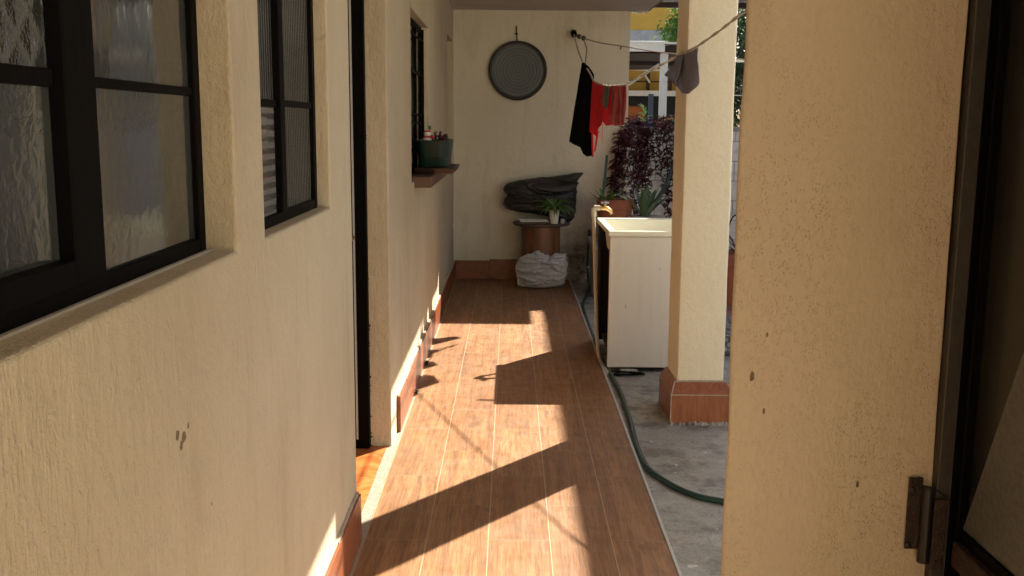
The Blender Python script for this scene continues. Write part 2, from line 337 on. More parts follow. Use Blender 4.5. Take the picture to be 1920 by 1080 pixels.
# ------------------------------------------------------------------ mesh helpers
class MB:
    def __init__(s): s.v = []; s.f = []; s.t = []
    def add(s, v, f, t=None):
        o = len(s.v); s.v += [tuple(a) for a in v]; s.f += [tuple(i+o for i in q) for q in f]; s.t += [t if t is not None else .5]*len(f)
        return s
    def box(s, a, b, rot=0, piv=None, tilt=None):
        x0, y0, z0 = a; x1, y1, z1 = b
        v = [Vector(p) for p in ((x0, y0, z0), (x1, y0, z0), (x1, y1, z0), (x0, y1, z0), (x0, y0, z1), (x1, y0, z1), (x1, y1, z1), (x0, y1, z1))]
        if rot or tilt:
            c = Vector(piv) if piv else Vector(((x0+x1)/2, (y0+y1)/2, (z0+z1)/2))
            m = Matrix.Rotation(rot, 3, 'Z')
            if tilt: m = m @ Matrix.Rotation(tilt[1], 3, tilt[0])
            v = [c+m@(p-c) for p in v]
        return s.add(v, [(0, 3, 2, 1), (4, 5, 6, 7), (0, 1, 5, 4), (1, 2, 6, 5), (2, 3, 7, 6), (3, 0, 4, 7)])
    def tube(s, pts, r, n=8, cap=True):
        pts = [Vector(p) for p in pts]; rr = r if isinstance(r, (list, tuple)) else [r]*len(pts)
        vs = []; fs = []; up = Vector((0, 0, 1))
        t0 = (pts[1]-pts[0]).normalized()
        if abs(t0.dot(up)) > .95: up = Vector((1, 0, 0))
        a = t0.cross(up).normalized()
        for i, p in enumerate(pts):
            t = (pts[min(i+1, len(pts)-1)]-pts[max(i-1, 0)]).normalized()
            a = (a-t*a.dot(t)).normalized(); b = t.cross(a)
            for k in range(n):
                th = 2*math.pi*k/n; vs.append(p+(a*math.cos(th)+b*math.sin(th))*rr[i])
        for i in range(len(pts)-1):
            for k in range(n):
                k2 = (k+1) % n; fs.append((i*n+k, i*n+k2, (i+1)*n+k2, (i+1)*n+k))
        if cap: fs.append(tuple(range(n-1, -1, -1))); fs.append(tuple((len(pts)-1)*n+k for k in range(n)))
        return s.add(vs, fs)
    def lathe(s, prof, c=(0, 0, 0), n=32, axis='Z', wob=0):
        vs = []; fs = []; c = Vector(c)
        for (r, h) in prof:
            for k in range(n):
                th = 2*math.pi*k/n; q = r*(1+wob*math.sin(3*th+h*9))
                p = Vector((q*math.cos(th), q*math.sin(th), h))
                if axis == 'Y': p = Vector((q*math.cos(th), -h, q*math.sin(th)))
                vs.append(c+p)
        for i in range(len(prof)-1):
            for k in range(n):
                k2 = (k+1) % n; fs.append((i*n+k, i*n+k2, (i+1)*n+k2, (i+1)*n+k))
        fs.append(tuple(range(n-1, -1, -1))); fs.append(tuple((len(prof)-1)*n+k for k in range(n)))
        return s.add(vs, fs)
    def leaf(s, p, d, up, L, W, t, fold=.25, droop=.3):
        d = d.normalized(); sd_ = d.cross(up)
        if sd_.length < 1e-3: sd_ = Vector((1, 0, 0))
        sd_.normalize(); n = sd_.cross(d)
        a = p; m = p+d*L*.45+n*L*.04; e = p+d*L-n*L*droop*.5
        l = m+sd_*W*.5+n*W*fold; r = m-sd_*W*.5+n*W*fold
        return s.add([a, l, e, r, m], [(0, 4, 1), (1, 4, 2), (2, 4, 3), (3, 4, 0)], t)
    def blade(s, p, d0, L, W, t, curve=1.2, n=6):
        # strap leaf arching under its weight
        p = Vector(p); d = Vector(d0).normalized(); h = Vector((d.x, d.y, 0)); h = h.normalized() if h.length > .01 else Vector((1, 0, 0))
        sd_ = h.cross(Vector((0, 0, 1))); vs = []; seg = L/n
        for i in range(n+1):
            u = i/n; wd = W*.5*(1-u**2.2)*(0.55+.9*u if u < .5 else 1)
            vs += [p+sd_*wd+Vector((0, 0, wd*.4)), p-Vector((0, 0, .0)), p-sd_*wd+Vector((0, 0, wd*.4))]
            p = p+d*seg; d = (d+Vector((0, 0, -1))*curve/n+h*.05).normalized()
        fs = []
        for i in range(n):
            a = i*3; fs += [(a, a+1, a+4, a+3), (a+1, a+2, a+5, a+4)]
        return s.add(vs, fs, t)
    def build(s, name, mat, parent=None, smooth=False, bevel=0, solid=0, sub=0, ang=35):
        me = bpy.data.meshes.new(name); me.from_pydata(s.v, [], s.f)
        at = me.attributes.new('tint', 'FLOAT', 'FACE'); at.data.foreach_set('value', s.t)
        me.materials.append(mat); me.update()
        bm = bmesh.new(); bm.from_mesh(me); 
        if not solid: bmesh.ops.recalc_face_normals(bm, faces=bm.faces)
        bm.to_mesh(me); bm.free()
        if smooth:
            me.polygons.foreach_set('use_smooth', [True]*len(me.polygons))
            me.set_sharp_from_angle(angle=R(ang))
        o = bpy.data.objects.new(name, me); COL.objects.link(o)
        if parent:
            o.parent = parent
            for v in me.vertices: v.co -= parent.get('_b', None) and Vector(parent['_b']) or Vector()
            if '_b' in parent: o['_b'] = parent['_b']
        if bevel:
            b = o.modifiers.new('bevel', 'BEVEL'); b.width = bevel; b.segments = 3 if bevel > .004 else 2; b.limit_method = 'ANGLE'; b.angle_limit = R(40)
        if solid:
            b = o.modifiers.new('solid', 'SOLIDIFY'); b.thickness = solid; b.offset = 0
        if sub:
            b = o.modifiers.new('sub', 'SUBSURF'); b.levels = b.render_levels = sub
        return o
def tag(o, label, cat, group=None, kind=None):
    o['label'] = label; o['category'] = cat
    if group: o['group'] = group
    if kind: o['kind'] = kind
    return o
def thing(name, label, cat, loc, group=None):
    o = bpy.data.objects.new(name, None); COL.objects.link(o); o.empty_display_size = .1
    tag(o, label, cat, group); o['_b'] = tuple(loc); o.location = loc
    return o
def struct(name, mb, mat, **k):
    o = mb.build(name, mat, **k); o['kind'] = 'structure'; return o
def base(o, loc):       # put a one-mesh thing's origin at its base
    l = Vector(loc); o.data.transform(Matrix.Translation(-l)); o.location = l; return o

def wall_x(mb, x0, x1, y0, y1, z0, z1, holes):
    """a wall between x0 (back) and x1 (front), with rectangular holes (y0,y1,z0,z1) cut right through"""
    ys = sorted({y0, y1, *[h[0] for h in holes], *[h[1] for h in holes]}); zs = sorted({z0, z1, *[h[2] for h in holes], *[h[3] for h in holes]})
    ys = [y for y in ys if y0 <= y <= y1]; zs = [z for z in zs if z0 <= z <= z1]
    def solid(i, j):
        if i < 0 or j < 0 or i >= len(ys)-1 or j >= len(zs)-1: return False
        cy, cz = (ys[i]+ys[i+1])/2, (zs[j]+zs[j+1])/2
        return not any(h[0] < cy < h[1] and h[2] < cz < h[3] for h in holes)
    idx = {}; V = []; F = []
    def vid(x, i, j):
        k = (x, i, j)
        if k not in idx: idx[k] = len(V); V.append((x0 if x == 0 else x1, ys[i], zs[j]))
        return idx[k]
    for i in range(len(ys)-1):
        for j in range(len(zs)-1):
            if not solid(i, j): continue
            for x in (0, 1): F.append((vid(x, i, j), vid(x, i+1, j), vid(x, i+1, j+1), vid(x, i, j+1)))
            if not solid(i-1, j): F.append((vid(0, i, j), vid(1, i, j), vid(1, i, j+1), vid(0, i, j+1)))
            if not solid(i+1, j): F.append((vid(0, i+1, j), vid(1, i+1, j), vid(1, i+1, j+1), vid(0, i+1, j+1)))
            if not solid(i, j-1): F.append((vid(0, i, j), vid(1, i, j), vid(1, i+1, j), vid(0, i+1, j)))
            if not solid(i, j+1): F.append((vid(0, i, j+1), vid(1, i, j+1), vid(1, i+1, j+1), vid(0, i+1, j+1)))
    return mb.add(V, F)

def grid_cloth(top, bot, nu=26, nv=26, folds=5, amp=.02, ydir=Vector((0, 1, 0)), seed=0, ragged=0.0, curve=0.0):
    """cloth hanging between two polylines"""
    def samp(P, u):
        P = [Vector(p) for p in P]; t = u*(len(P)-1); i = min(int(t), len(P)-2); return P[i].lerp(P[i+1], t-i)
    m = MB(); vs = []
    for j in range(nv+1):
        v = j/nv
        for i in range(nu+1):
            u = i/nu; a = samp(top, u); b = samp(bot, u)
            p = a.lerp(b, v)
            ph = u*folds*2*math.pi+seed+v*1.3*math.sin(seed)
            k = amp*(.35+.65*v)
            p += ydir*(math.sin(ph)*k+noise.noise(Vector((u*2.2, v*3, seed)))*amp*1.6)
            p.x += noise.noise(Vector((u*3+9, v*4, seed)))*amp*.5+math.cos(ph)*k*.25
            if ragged and j > nv-3: p.z += noise.noise(Vector((u*9, 3, seed)))*ragged
            p.x += curve*math.sin(v*math.pi)
            vs.append(p)
    fs = [(j*(nu+1)+i, j*(nu+1)+i+1, (j+1)*(nu+1)+i+1, (j+1)*(nu+1)+i) for j in range(nv) for i in range(nu)]
    return m.add(vs, fs)

def inflate(outline, y0, depth, wr=.02, seed=0, rings=22, seg=96, wscale=7, stretch=(1, 1, 1), ridged=True, flatback=.5):
    """crumpled bag: closed outline (x,z) swollen front and back"""
    P = [Vector((a, 0, b)) for a, b in outline]; n = len(P); c = sum(P, Vector())/n
    per = []
    for k in range(seg):
        t = k/seg*n; i = int(t); f = t-i
        p0, p1, p2, p3 = P[(i-1) % n], P[i % n], P[(i+1) % n], P[(i+2) % n]
        q = p1.lerp(p2, f)*.55+.45*(.5*((2*p1)+(-p0+p2)*f+(2*p0-5*p1+4*p2-p3)*f*f+(-p0+3*p1-3*p2+p3)*f**3)); per.append(q)
    vs = []; m = MB()
    def W(p, s_):
        q = Vector((p.x*stretch[0], s_*3.0, p.z*stretch[2]))*wscale+Vector((seed, seed, seed))
        q += Vector((noise.noise(q*.6), 0, noise.noise(q*.6+Vector((5, 5, 5)))))*1.2
        a = noise.noise(q); b = noise.noise(q*2.1); d_ = noise.noise(q*4.3)
        if ridged: a = (1-min(1, abs(a)*2.2))**2; b = (1-min(1, abs(b)*2.4))**2; d_ = (1-min(1, abs(d_)*2.4))**2
        return a+b*.5+d_*.28
    for side in (-1, 1):
        for r in range(rings+1):
            rr = r/rings
            for k in range(seg):
                p = c.lerp(per[k], math.sin(rr*math.pi/2))
                th = math.cos(rr*math.pi/2)**.8
                dd = depth*th*(1 if side < 0 else flatback)
                wv = W(p, side)*wr*(1.0 if rr < .95 else .3)
                vs.append(Vector((p.x+wv*.5*(rr), y0+side*(dd)+(wv if side < 0 else 0)*(.3+.7*th), p.z+wv*.35*rr)))
    N = (rings+1)*seg; fs = []
    for sidx in (0, 1):
        for r in range(rings):
            for k in range(seg):
                k2 = (k+1) % seg; o = sidx*N
                a, b, c2, d2 = o+r*seg+k, o+r*seg+k2, o+(r+1)*seg+k2, o+(r+1)*seg+k
                if sidx == 1 and r == rings-1: c2, d2 = (rings)*seg+k2, (rings)*seg+k
                fs.append((a, b, c2, d2) if sidx == 0 else (d2, c2, b, a))
    m.add(vs, fs)
    return m

# ------------------------------------------------------------------ setting
g = MB(); g.add([(-120, -120, -.03), (120, -120, -.03), (120, 200, -.03), (-120, 200, -.03)], [(0, 1, 2, 3)])
struct('ground', g, M['ground'])
f = MB().box((-.572, -4, -.028), (.575, 9.63, 0))
struct('corridor_floor', f, M['floor'])
f = MB().box((-.728, 3.45, -.02), (-.573, 4.5, .003)); struct('doorway_floor', f, M['orangefloor'])
f = MB().box((1.30, 7.2, -.028), (3.6, 10.2, -.012)); struct('tiled_path', f, M['fabricpink'])
t = tag(MB().box((.576, -4, -.028), (.588, 9.55, .004)).build('floor_edging', M['alu'], bevel=.002), 'thin pale metal edging strip along the raised tiled floor', 'edging')

# ------------------------------------------------------------------ house: left wall, windows, door, roof slab
house = thing('house', 'cream plastered house with dark metal windows along the tiled corridor', 'house', (-.55, 3, 0))
W1 = (.45, 2.0, 1.242, 2.15); W2 = (2.23, 3.052, 1.242, 2.15); W3 = (5.56, 6.79, 1.17, 2.12); W4 = (8.68, 9.5, 1.2, 2.25); DR = (3.45, 4.5, -.02, 2.2)
mb = wall_x(MB(), -.73, -.55, -3.19, 9.63, -.02, 2.549, [W1, W2, W3, W4, DR])
hw = mb.build('wall', M['wall'], house, bevel=.007)
MB().box((-.90, 3.0, 2.55), (1.27, 9.72, 2.70)).build('roof', M['ceiling'], house); MB().box((-.90, -3.19, 2.552), (1.62, 2.999, 2.698)).build('roof', M['ceiling'], house)  # rear slab, out of view, widened to keep sun off the corridor
MB().box((1.272, 3.0, 2.56), (1.30, 9.74, 2.72)).build('eave_trim', M['fasciadark'], house)
m = MB()
for k in range(16):
    x = 1.115+.155*k/16
    m.box((x, 9.66-random.random()*.05, 2.549-random.random()*.02), (x+.011, 9.735, 2.548))
m.build('broken_slab_edge', M['slabedge'], house)
room = MB(); room.box((-3.2, -4, -.03), (-3.1, 9.6, 2.55)); room.box((-3.1, 9.5, -.03), (-.74, 9.6, 2.55)); room.box((-3.1, -4, -.03), (-.74, -3.9, 2.55))
room.build('inner_wall', M['void'], house)
# skirting in tiles, with a thin grout cap
def skirt(y0, y1):
    m = MB(); y = y0
    while y < y1-.01:
        e = min(y+.33, y1); m.box((-.549, y+.001, .001), (-.531, e-.001, .18)); y = e
    s = m.build('skirting', M['skirting'], house, bevel=.002)
    m = MB(); y = y0
    while y < y1-.02:
        e = min(y+.07+random.random()*.09, y1)
        m.box((-.552, y, .18), (-.536-random.random()*.004, e, .186+random.random()*.004)); y = e
    m.build('grout_cap', M['grout'], s)
skirt(-3.9, 3.43); skirt(4.72, 9.62)

def window(spec, xf, vbars, hbars, panes, fw=.035, depth=.03, thick=None):
    y0, y1, z0, z1 = spec; m = MB(); x0, x1 = xf-depth, xf
    m.box((x0, y0, z0), (x1, y0+fw, z1)); m.box((x0, y1-fw, z0), (x1, y1, z1))
    m.box((x0+.001, y0+fw, z0), (x1-.001, y1-fw, z0+fw*.8)); m.box((x0+.001, y0+fw, z1-fw), (x1-.001, y1-fw, z1))
    for (a, b, p) in vbars: m.box((x0+.002, a, z0+fw*.8), (x1+p, b, z1-fw))
    for (a, b, zc, hw_) in hbars: m.box((x0+.003, a, zc-hw_), (x1-.004, b, zc+hw_))
    if thick: m.box((x0+.002, y0+fw, z0+fw*.8), (x1+.012, thick, z0+fw*1.9))
    fr = m.build('window', M['blackmetal'], house, bevel=.0025)
    for (a, b, c, d, g_) in panes:
        MB().box((x0+.012, a, c), (x0+.018, b, d)).build('pane', M[g_], fr)
    return fr
# near window: sliding sash in front, fixed light behind
fr = window(W1, -.613, [(1.385, 1.487, .006), (.9, .93, 0)], [(.48, 1.372, 1.556, .012), (1.487, 1.965, 1.556, .008)],
       [(1.487, 1.965, 1.27, 1.548, 'g_ripple'), (1.487, 1.965, 1.564, 2.12, 'g_flat'), (.93, 1.372, 1.30, 1.544, 'g_ripple'), (.93, 1.372, 1.568, 2.12, 'g_diamond'), (.48, .9, 1.3, 2.12, 'g_ripple')], thick=1.372)
MB().box((-.608, .46, 1.2425), (-.600, 1.995, 1.247)).build('pale_seal', M['seal'], fr)
fr = window(W2, -.590, [(2.565, 2.615, .006)], [(2.265, 2.565, 1.545, .009), (2.615, 3.015, 1.548, .009)],
       [(2.265, 2.565, 1.27, 1.536, 'g_slats'), (2.265, 2.565, 1.554, 2.12, 'g_ribs'), (2.615, 3.017, 1.27, 1.539, 'g_ribs'), (2.615, 3.017, 1.557, 2.12, 'g_ribs')])
fr = window(W3, -.600, [(5.95, 5.98, .004), (6.37, 6.40, .004)], [(5.595, 5.95, 1.5, .01), (5.98, 6.37, 1.5, .01), (6.40, 6.755, 1.5, .01), (5.595, 5.95, 1.82, .01), (5.98, 6.37, 1.82, .01), (6.40, 6.755, 1.82, .01)],
       [(5.595, 6.755, 1.2, 2.085, 'g_flat')])
m = MB()      # bars standing proud of the third window
m.tube([(-.585, 6.70, 1.18), (-.585, 6.70, 2.10)], .009, 6)
for z in (1.33, 1.55, 1.80, 2.02): m.tube([(-.585, 5.60, z), (-.585, 6.75, z)], .007, 6)
m.build('window_bars', M['blackmetal'], fr)
m = MB().box((-.60, 5.70, 1.135), (-.452, 7.08, 1.198)); m.build('window_sill', M['sill'], fr, bevel=.006)
fr = window(W4, -.62, [(9.07, 9.10, .004)], [(8.715, 9.07, 1.7, .01), (9.10, 9.465, 1.7, .01)], [(8.715, 9.465, 1.23, 2.21, 'g_flat')])
# door, seen edge on
m = MB()
m.box((-.725, 4.455, .004), (-.646, 4.499, 2.19)); m.box((-.725, 3.452, .004), (-.675, 3.49, 2.19)); m.box((-.725, 3.49, 2.14), (-.646, 4.455, 2.19))
d = m.build('door', M['blackmetal'], house, bevel=.003)
MB().box((-.706, 4.448, .05), (-.698, 4.4545, 2.13)).build('weather_strip', M['alu'], d)
MB().box((-.722, 3.50, .01), (-.712, 4.444, 2.13)).build('door_leaf', M['brownmetal'], d)
m = MB().tube([(-.711, 4.36, 1.0), (-.69, 4.36, 1.0), (-.688, 4.27, 1.0)], .009, 8); m.build('handle', M['brass'], d)
# chipped paint at the far door corner
m = MB()
for i in range(26):
    z = random.random()**1.4*1.5; s_ = .002+random.random()*.004
    m.lathe([(s_, 0), (s_*.8, .0016)], (-.647+random.uniform(-.002, .004), 4.4995, z), 6, 'Y')
m.build('paint_chips', M['darkwood'], hw)['kind'] = 'stuff'

# ------------------------------------------------------------------ back wall
bw = thing('end_wall', 'cream plastered end wall of the corridor with damp stain at its foot', 'wall', (.3, 9.63, 0))
b = MB(); V = []; F = []; nx, nz = 40, 50
for j in range(nz+1):
    for i in range(nx+1):
        x = -.549+1.659*i/nx; z = -.03+2.578*j/nz
        V.append((x, 9.631-.006*noise.noise(Vector((x*2, z*2, 1))), z))
F = [(j*(nx+1)+i, j*(nx+1)+i+1, (j+1)*(nx+1)+i+1, (j+1)*(nx+1)+i) for j in range(nz) for i in range(nx)]
b.add(V, F); b.box((-.549, 9.645, -.03), (1.1095, 9.80, 2.548))
b.build('wall', M['backwall'], bw)
m = MB(); m.box((-.530, 9.605, .001), (-.205, 9.624, .185)); m.box((-.203, 9.604, .001), (.12, 9.624, .198)); m.box((.122, 9.605, .001), (.42, 9.624, .19))
m.build('skirting', M['skirting'], bw, bevel=.002)

# ------------------------------------------------------------------ porch pillar
pl = thing('pillar', 'square cream porch pillar on a brown tiled base', 'pillar', (.98, 5.2, -.03))
m = MB(); V = []; n = 60
x0, x1, y0, y1 = .858, 1.103, 5.03, 5.34
rc = .016
ring = [(x0+.02, y0)]+[(x1-rc+rc*math.sin(R(a)), y0+rc-rc*math.cos(R(a))) for a in (0, 15, 30, 45, 60, 75, 90)]+[(x1, y1), (x0+.004, y1), (x0, y1-.004), (x0, y0+.02), (x0+.006, y0+.006)]
for j in range(n+1):
    z = .17+2.379*j/n
    for (x, y) in ring: V.append((x+.003*noise.noise(Vector((x*9, y*9, z*5)))+.012*(1-z/2.5), y+.003*noise.noise(Vector((x*9+4, y*9, z*5))), z))
k = len(ring)
m.add(V, [(j*k+i, j*k+(i+1) % k, (j+1)*k+(i+1) % k, (j+1)*k+i) for j in range(n) for i in range(k)]+[tuple(range(k)), tuple(n*k+i for i in range(k))])
m.build('shaft', M['pillar'], pl, smooth=True, ang=30)
# plinth: upright tiles, bevelled top course
m = MB(); A = (.836, 4.985, 1.160, 5.40)
def frustum(m, a, b, z0, z1):
    v = [(a[0], a[1], z0), (a[2], a[1], z0), (a[2], a[3], z0), (a[0], a[3], z0), (b[0], b[1], z1), (b[2], b[1], z1), (b[2], b[3], z1), (b[0], b[3], z1)]
    m.add(v, [(0, 3, 2, 1), (4, 5, 6, 7), (0, 1, 5, 4), (1, 2, 6, 5), (2, 3, 7, 6), (3, 0, 4, 7)])
frustum(m, A, A, -.03, .125); frustum(m, A, (x0+.003, y0-.003, x1+.02, y1+.003), .127, .19)
p_ = m.build('plinth', M['plinth'], pl, bevel=.003)
m = MB()
for (xx, yy) in ((A[0], A[1]), (A[2], A[1])):
    m.tube([(xx, yy, -.02), (xx, yy, .126)], .0035, 5)
m.tube([(A[0], A[1], .126), (x0+.001, y0-.004, .19)], .0035, 5)
m.tube([(A[0]-.0005, A[3], .126), (A[0]-.0005, A[1]-.0005, .126), (A[2], A[1]-.0005, .126)], .0025, 5)
for i in range(22):
    xx = x0+(x1-x0)*i/21; m.lathe([(.009, 0), (.006, .008)], (xx+.012, y0-.002, .186), 6)
m.build('grout', M['grout'], p_)
m = MB()
for i in range(40):
    xx = A[0]+(A[2]-A[0])*random.random(); m.lathe([(.012+random.random()*.018, 0), (.006, .008+random.random()*.012)], (xx, A[1]-.004+random.random()*.01, -.032), 7, wob=.3)
m.build('mortar_skirt', M['ground'], p_)

# ------------------------------------------------------------------ gate wall and metal door on the right
gw = thing('gate_wall', 'tan plastered wall end with pitted paint beside the metal door', 'wall', (.45, 1.47, 0))
m = MB(); V = []; n = 90; gx0, gx1, gy0, gy1 = .308, .600, 1.35, 1.58
ring = []
for (cx, cy, a0) in ((gx0+.007, gy0+.007, 180), (gx1-.003, gy0+.003, 270), (gx1-.003, gy1-.003, 0), (gx0+.085, gy1-.02, 90)):
    r_ = .007 if cx < .45 else .003
    for q in range(4):
        a = R(a0+30*q); ring.append((cx+r_*math.cos(a), cy+r_*math.sin(a)))
k = len(ring)
for j in range(n+1):
    z = -.03+2.576*j/n
    for (x, y) in ring:
        V.append((x+.0035*noise.noise(Vector((x*9, y*9, z*6)))-.0*z, y+.002*noise.noise(Vector((x*9+4, y*9, z*6))), z))
m.add(V, [(j*k+i, j*k+(i+1) % k, (j+1)*k+(i+1) % k, (j+1)*k+i) for j in range(n) for i in range(k)]+[tuple(range(k)), tuple(n*k+i for i in range(k))])
m.build('wall_end', M['jamb'], gw, smooth=True, ang=50)
md = thing('metal_door', 'open brown metal door with grained pane hinged on the tan wall end', 'door', (.62, 1.3, 0))
m = MB(); m.box((.601, 1.335, .0), (.622, 1.40, 2.2)); m.box((.601, 1.401, .0), (.622, 1.60, 2.2)); m.build('frame', M['brownmetal'], md, bevel=.002)
m = MB(); m.box((.626, 1.318, .02), (.655, 1.334, 2.18)); m.box((.626, .55, .02), (.655, .60, 2.18)); m.box((.627, .60, 2.12), (.654, 1.318, 2.18)); m.box((.627, .60, .02), (.654, 1.318, .08))
MB().box((.6225, 1.345, .0), (.69, 1.39, 2.2)).build('door_stop', M['blackmetal'], md)
leaf_ = m.build('door_leaf', M['blackmetal'], md, bevel=.002)
MB().box((.620, .60, .893), (.654, 1.318, .93)).build('mid_rail', M['rust'], leaf_, bevel=.004)
MB().box((.629, .60, .9305), (.652, 1.3175, .946)).build('rubber_seal', M['blackmetal'], leaf_)
MB().box((.640, .60, .9465), (.647, 1.318, 2.12)).build('pane', M['doorglass'], leaf_)
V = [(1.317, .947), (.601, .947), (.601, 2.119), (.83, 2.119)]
MB().add([(x, a, b) for x in (.634, .637) for a, b in V], [(0, 1, 2, 3), (7, 6, 5, 4), (0, 4, 5, 1), (1, 5, 6, 2), (2, 6, 7, 3), (3, 7, 4, 0)]).build('pale_sheet', M['doorpane'], leaf_)  # separate paler sheet, cut on the diagonal, over part of the pane
MB().box((.636, .60, .08), (.645, 1.318, .8925)).build('lower_panel', M['rust'], leaf_)
m = MB(); m.tube([(.628, .62, .85), (.628, 1.31, .85)], .006, 8); m.build('lower_bead', M['alu'], leaf_)
hg = MB(); hg.tube([(.5915, 1.340, .888), (.5915, 1.340, .998)], .0085, 14)
h_ = hg.build('hinge', M['darkhinge'], md, smooth=True)
m = MB(); m.box((.566, 1.3435, .905), (.586, 1.3475, 1.012)); m.box((.598, 1.329, .880), (.616, 1.334, .985)); m.build('hinge_plate', M['rust'], h_, bevel=.0015)
m = MB()
for (x, z) in ((.570, .995), (.569, .912)): m.lathe([(.0045, 0), (.0042, .003), (.002, .004)], (x, 1.343, z), 10, 'Y')
for (x, z) in ((.608, .97), (.608, .933), (.606, .893)): m.lathe([(.003, 0), (.003, .001)], (x, 1.3288, z), 10, 'Y')
m.build('screw', M['darkhinge'], h_)
m = MB(); m.tube([(.567, 1.340, 1.012), (.575, 1.336, 1.004), (.590, 1.334, 1.002), (.603, 1.330, .996), (.617, 1.327, .985)], .0013, 5); m.build('tie_wire', M['darkhinge'], h_)

# ------------------------------------------------------------------ laundry sink
sk = thing('laundry_sink', 'cream laundry sink on tall side panels behind the pillar', 'sink', (1.0, 6.5, -.03))
SX0, SX1, SY0, SY1 = .600, 1.255, 6.08, 6.93
MB().box((SX0+.012, SY0, .0), (SX1, SY0+.035, .822)).build('side_panel', streaky('worn_cream_paint', (.70, .66, .60), (.58, .53, .46)), sk, bevel=.004)
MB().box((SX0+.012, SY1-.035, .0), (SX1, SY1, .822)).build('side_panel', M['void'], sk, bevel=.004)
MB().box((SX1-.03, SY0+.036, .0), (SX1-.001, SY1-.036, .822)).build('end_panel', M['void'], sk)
m = MB()   # basin with rolled rim
def rimring(m, o, zi):
    a, b, c, d = o; return [(a, b, zi), (c, b, zi), (c, d, zi), (a, d, zi)]
rings = [((SX0+.01, SY0-.008, SX1+.01, SY1+.01), .822), ((SX0+.0, SY0-.014, SX1+.02, SY1+.02), .828), ((SX0+.0, SY0-.014, SX1+.02, SY1+.02), .852), ((SX0+.006, SY0-.008, SX1+.014, SY1+.014), .858),
         ((SX0+.045, SY0+.035, SX1-.03, SY1-.03), .856), ((SX0+.05, SY0+.04, SX1-.035, SY1-.035), .846), ((SX0+.07, SY0+.06, SX1-.05, SY1-.05), .66), ((SX0+.09, SY0+.08, SX1-.07, SY1-.07), .65)]
V = []
for o, z in rings: V += rimring(m, o, z)
F = [(i*4+k, i*4+(k+1) % 4, (i+1)*4+(k+1) % 4, (i+1)*4+k) for i in range(len(rings)-1) for k in range(4)]+[(28, 29, 30, 31)]
m.add(V, F); m.build('basin', plain('cream_enamel', (.80, .78, .66), .3, 8, .1, .03), sk, bevel=.004)
MB().box((SX0+.05, SY0+.04, .02), (SX1-.04, SY1-.04, .05)).build('shelf', M['darkwood'], sk)
MB().box((SX0+.014, SY1-.06, .0), (SX0+.03, SY1-.036, .66)).build('leg', M['darkwood'], sk)
st = thing('jug', 'pale plastic jug in the dark open side of the sink', 'jug', (.66, 6.22, .05))
MB().lathe([(.03, 0), (.033, .12), (.03, .15), (.014, .17), (.014, .19)], (.655, 6.20, .10), 14).build('body', M['pvc'], st, smooth=True)
MB().lathe([(.017, .19), (.017, .21)], (.655, 6.20, .10), 12).build('cap', M['darktop'], st)
bx = MB().box((.63, 6.17, .05), (.70, 6.24, .0995)); tag(bx.build('box', M['darkwood'], bevel=.003), 'small dark box under the pale jug inside the sink base', 'box')

# stand pipe with tap
sp = thing('standpipe', 'pale pvc water pipe with brass tap at the corner of the sink', 'pipe', (.585, 6.5, -.03))
m = MB(); m.tube([(.560, 6.72, .905), (.566, 6.66, .70), (.572, 6.58, .42), (.578, 6.50, .15), (.584, 6.42, .02), (.588, 6.3, -.012), (.60, 6.1, -.016), (.607, 5.98, -.017)], .0125, 10); m.build('pipe', M['pvc'], sp, smooth=True)
m = MB(); m.tube([(.560, 6.72, .885), (.560, 6.72, .935), (.566, 6.719, .945), (.60, 6.715, .945)], .018, 12); m.build('elbow', M['pvc'], sp, smooth=True)
m = MB(); m.tube([(.60, 6.715, .945), (.65, 6.712, .943), (.675, 6.710, .925), (.682, 6.708, .905)], [.013, .014, .012, .010], 12); m.tube([(.635, 6.712, .95), (.635, 6.712, .975)], .008, 10)
tp = m.build('tap', M['brass'], sp, smooth=True)
m = MB(); m.box((.607, 6.706, .975), (.663, 6.718, .985)); m.box((.629, 6.686, .9755), (.641, 6.738, .9845)); m.lathe([(.01, 0), (.01, .012)], (.635, 6.712, .975), 10); m.build('tap_handle', M['blue'], tp, bevel=.002)

# ------------------------------------------------------------------ hoses
def smoothpath(P, n=10):
    P = [Vector(p) for p in P]; o = []
    for i in range(len(P)-1):
        p0, p1, p2, p3 = P[max(i-1, 0)], P[i], P[i+1], P[min(i+2, len(P)-1)]
        for k in range(n):
            f = k/n; o.append(.5*((2*p1)+(-p0+p2)*f+(2*p0-5*p1+4*p2-p3)*f*f+(-p0+3*p1-3*p2+p3)*f**3))
    o.append(P[-1]); return o
hz = -.017
hp = smoothpath([(1.5, 3.75, hz), (1.15, 3.78, hz), (.867, 3.885, hz), (.751, 3.972, hz), (.668, 4.127, hz), (.622, 4.295, hz), (.612, 4.594, hz), (.631, 5.029, hz), (.640, 5.548, hz), (.628, 5.90, hz), (.606, 6.25, hz), (.602, 6.9, hz), (.606, 7.75, hz), (.62, 8.335, hz), (.68, 8.78, hz), (.74, 9.2, hz), (.752, 9.42, .02), (.745, 9.52, .15), (.755, 9.56, .35), (.76, 9.57, .5)])
t = MB().tube(hp, .0135, 10).build('garden_hose', M['hose'], smooth=True); tag(t, 'dark green hose snaking over the concrete beside the tiled floor', 'hose')
m = MB()
for a in (0, 1): m.tube([(.75+.001*a, 9.516, .10+.03*a), (.751, 9.514, .122+.03*a)], .019, 10)
c = m.build('connector', M['alu'], t)
m = MB(); P = []
for i in range(70):
    a = i*.35; r_ = .055+.02*math.sin(i*.9); P.append((.73+r_*1.5*math.cos(a), 6.0+r_*.7*math.sin(a), -.024+.012*(i % 9)/9))
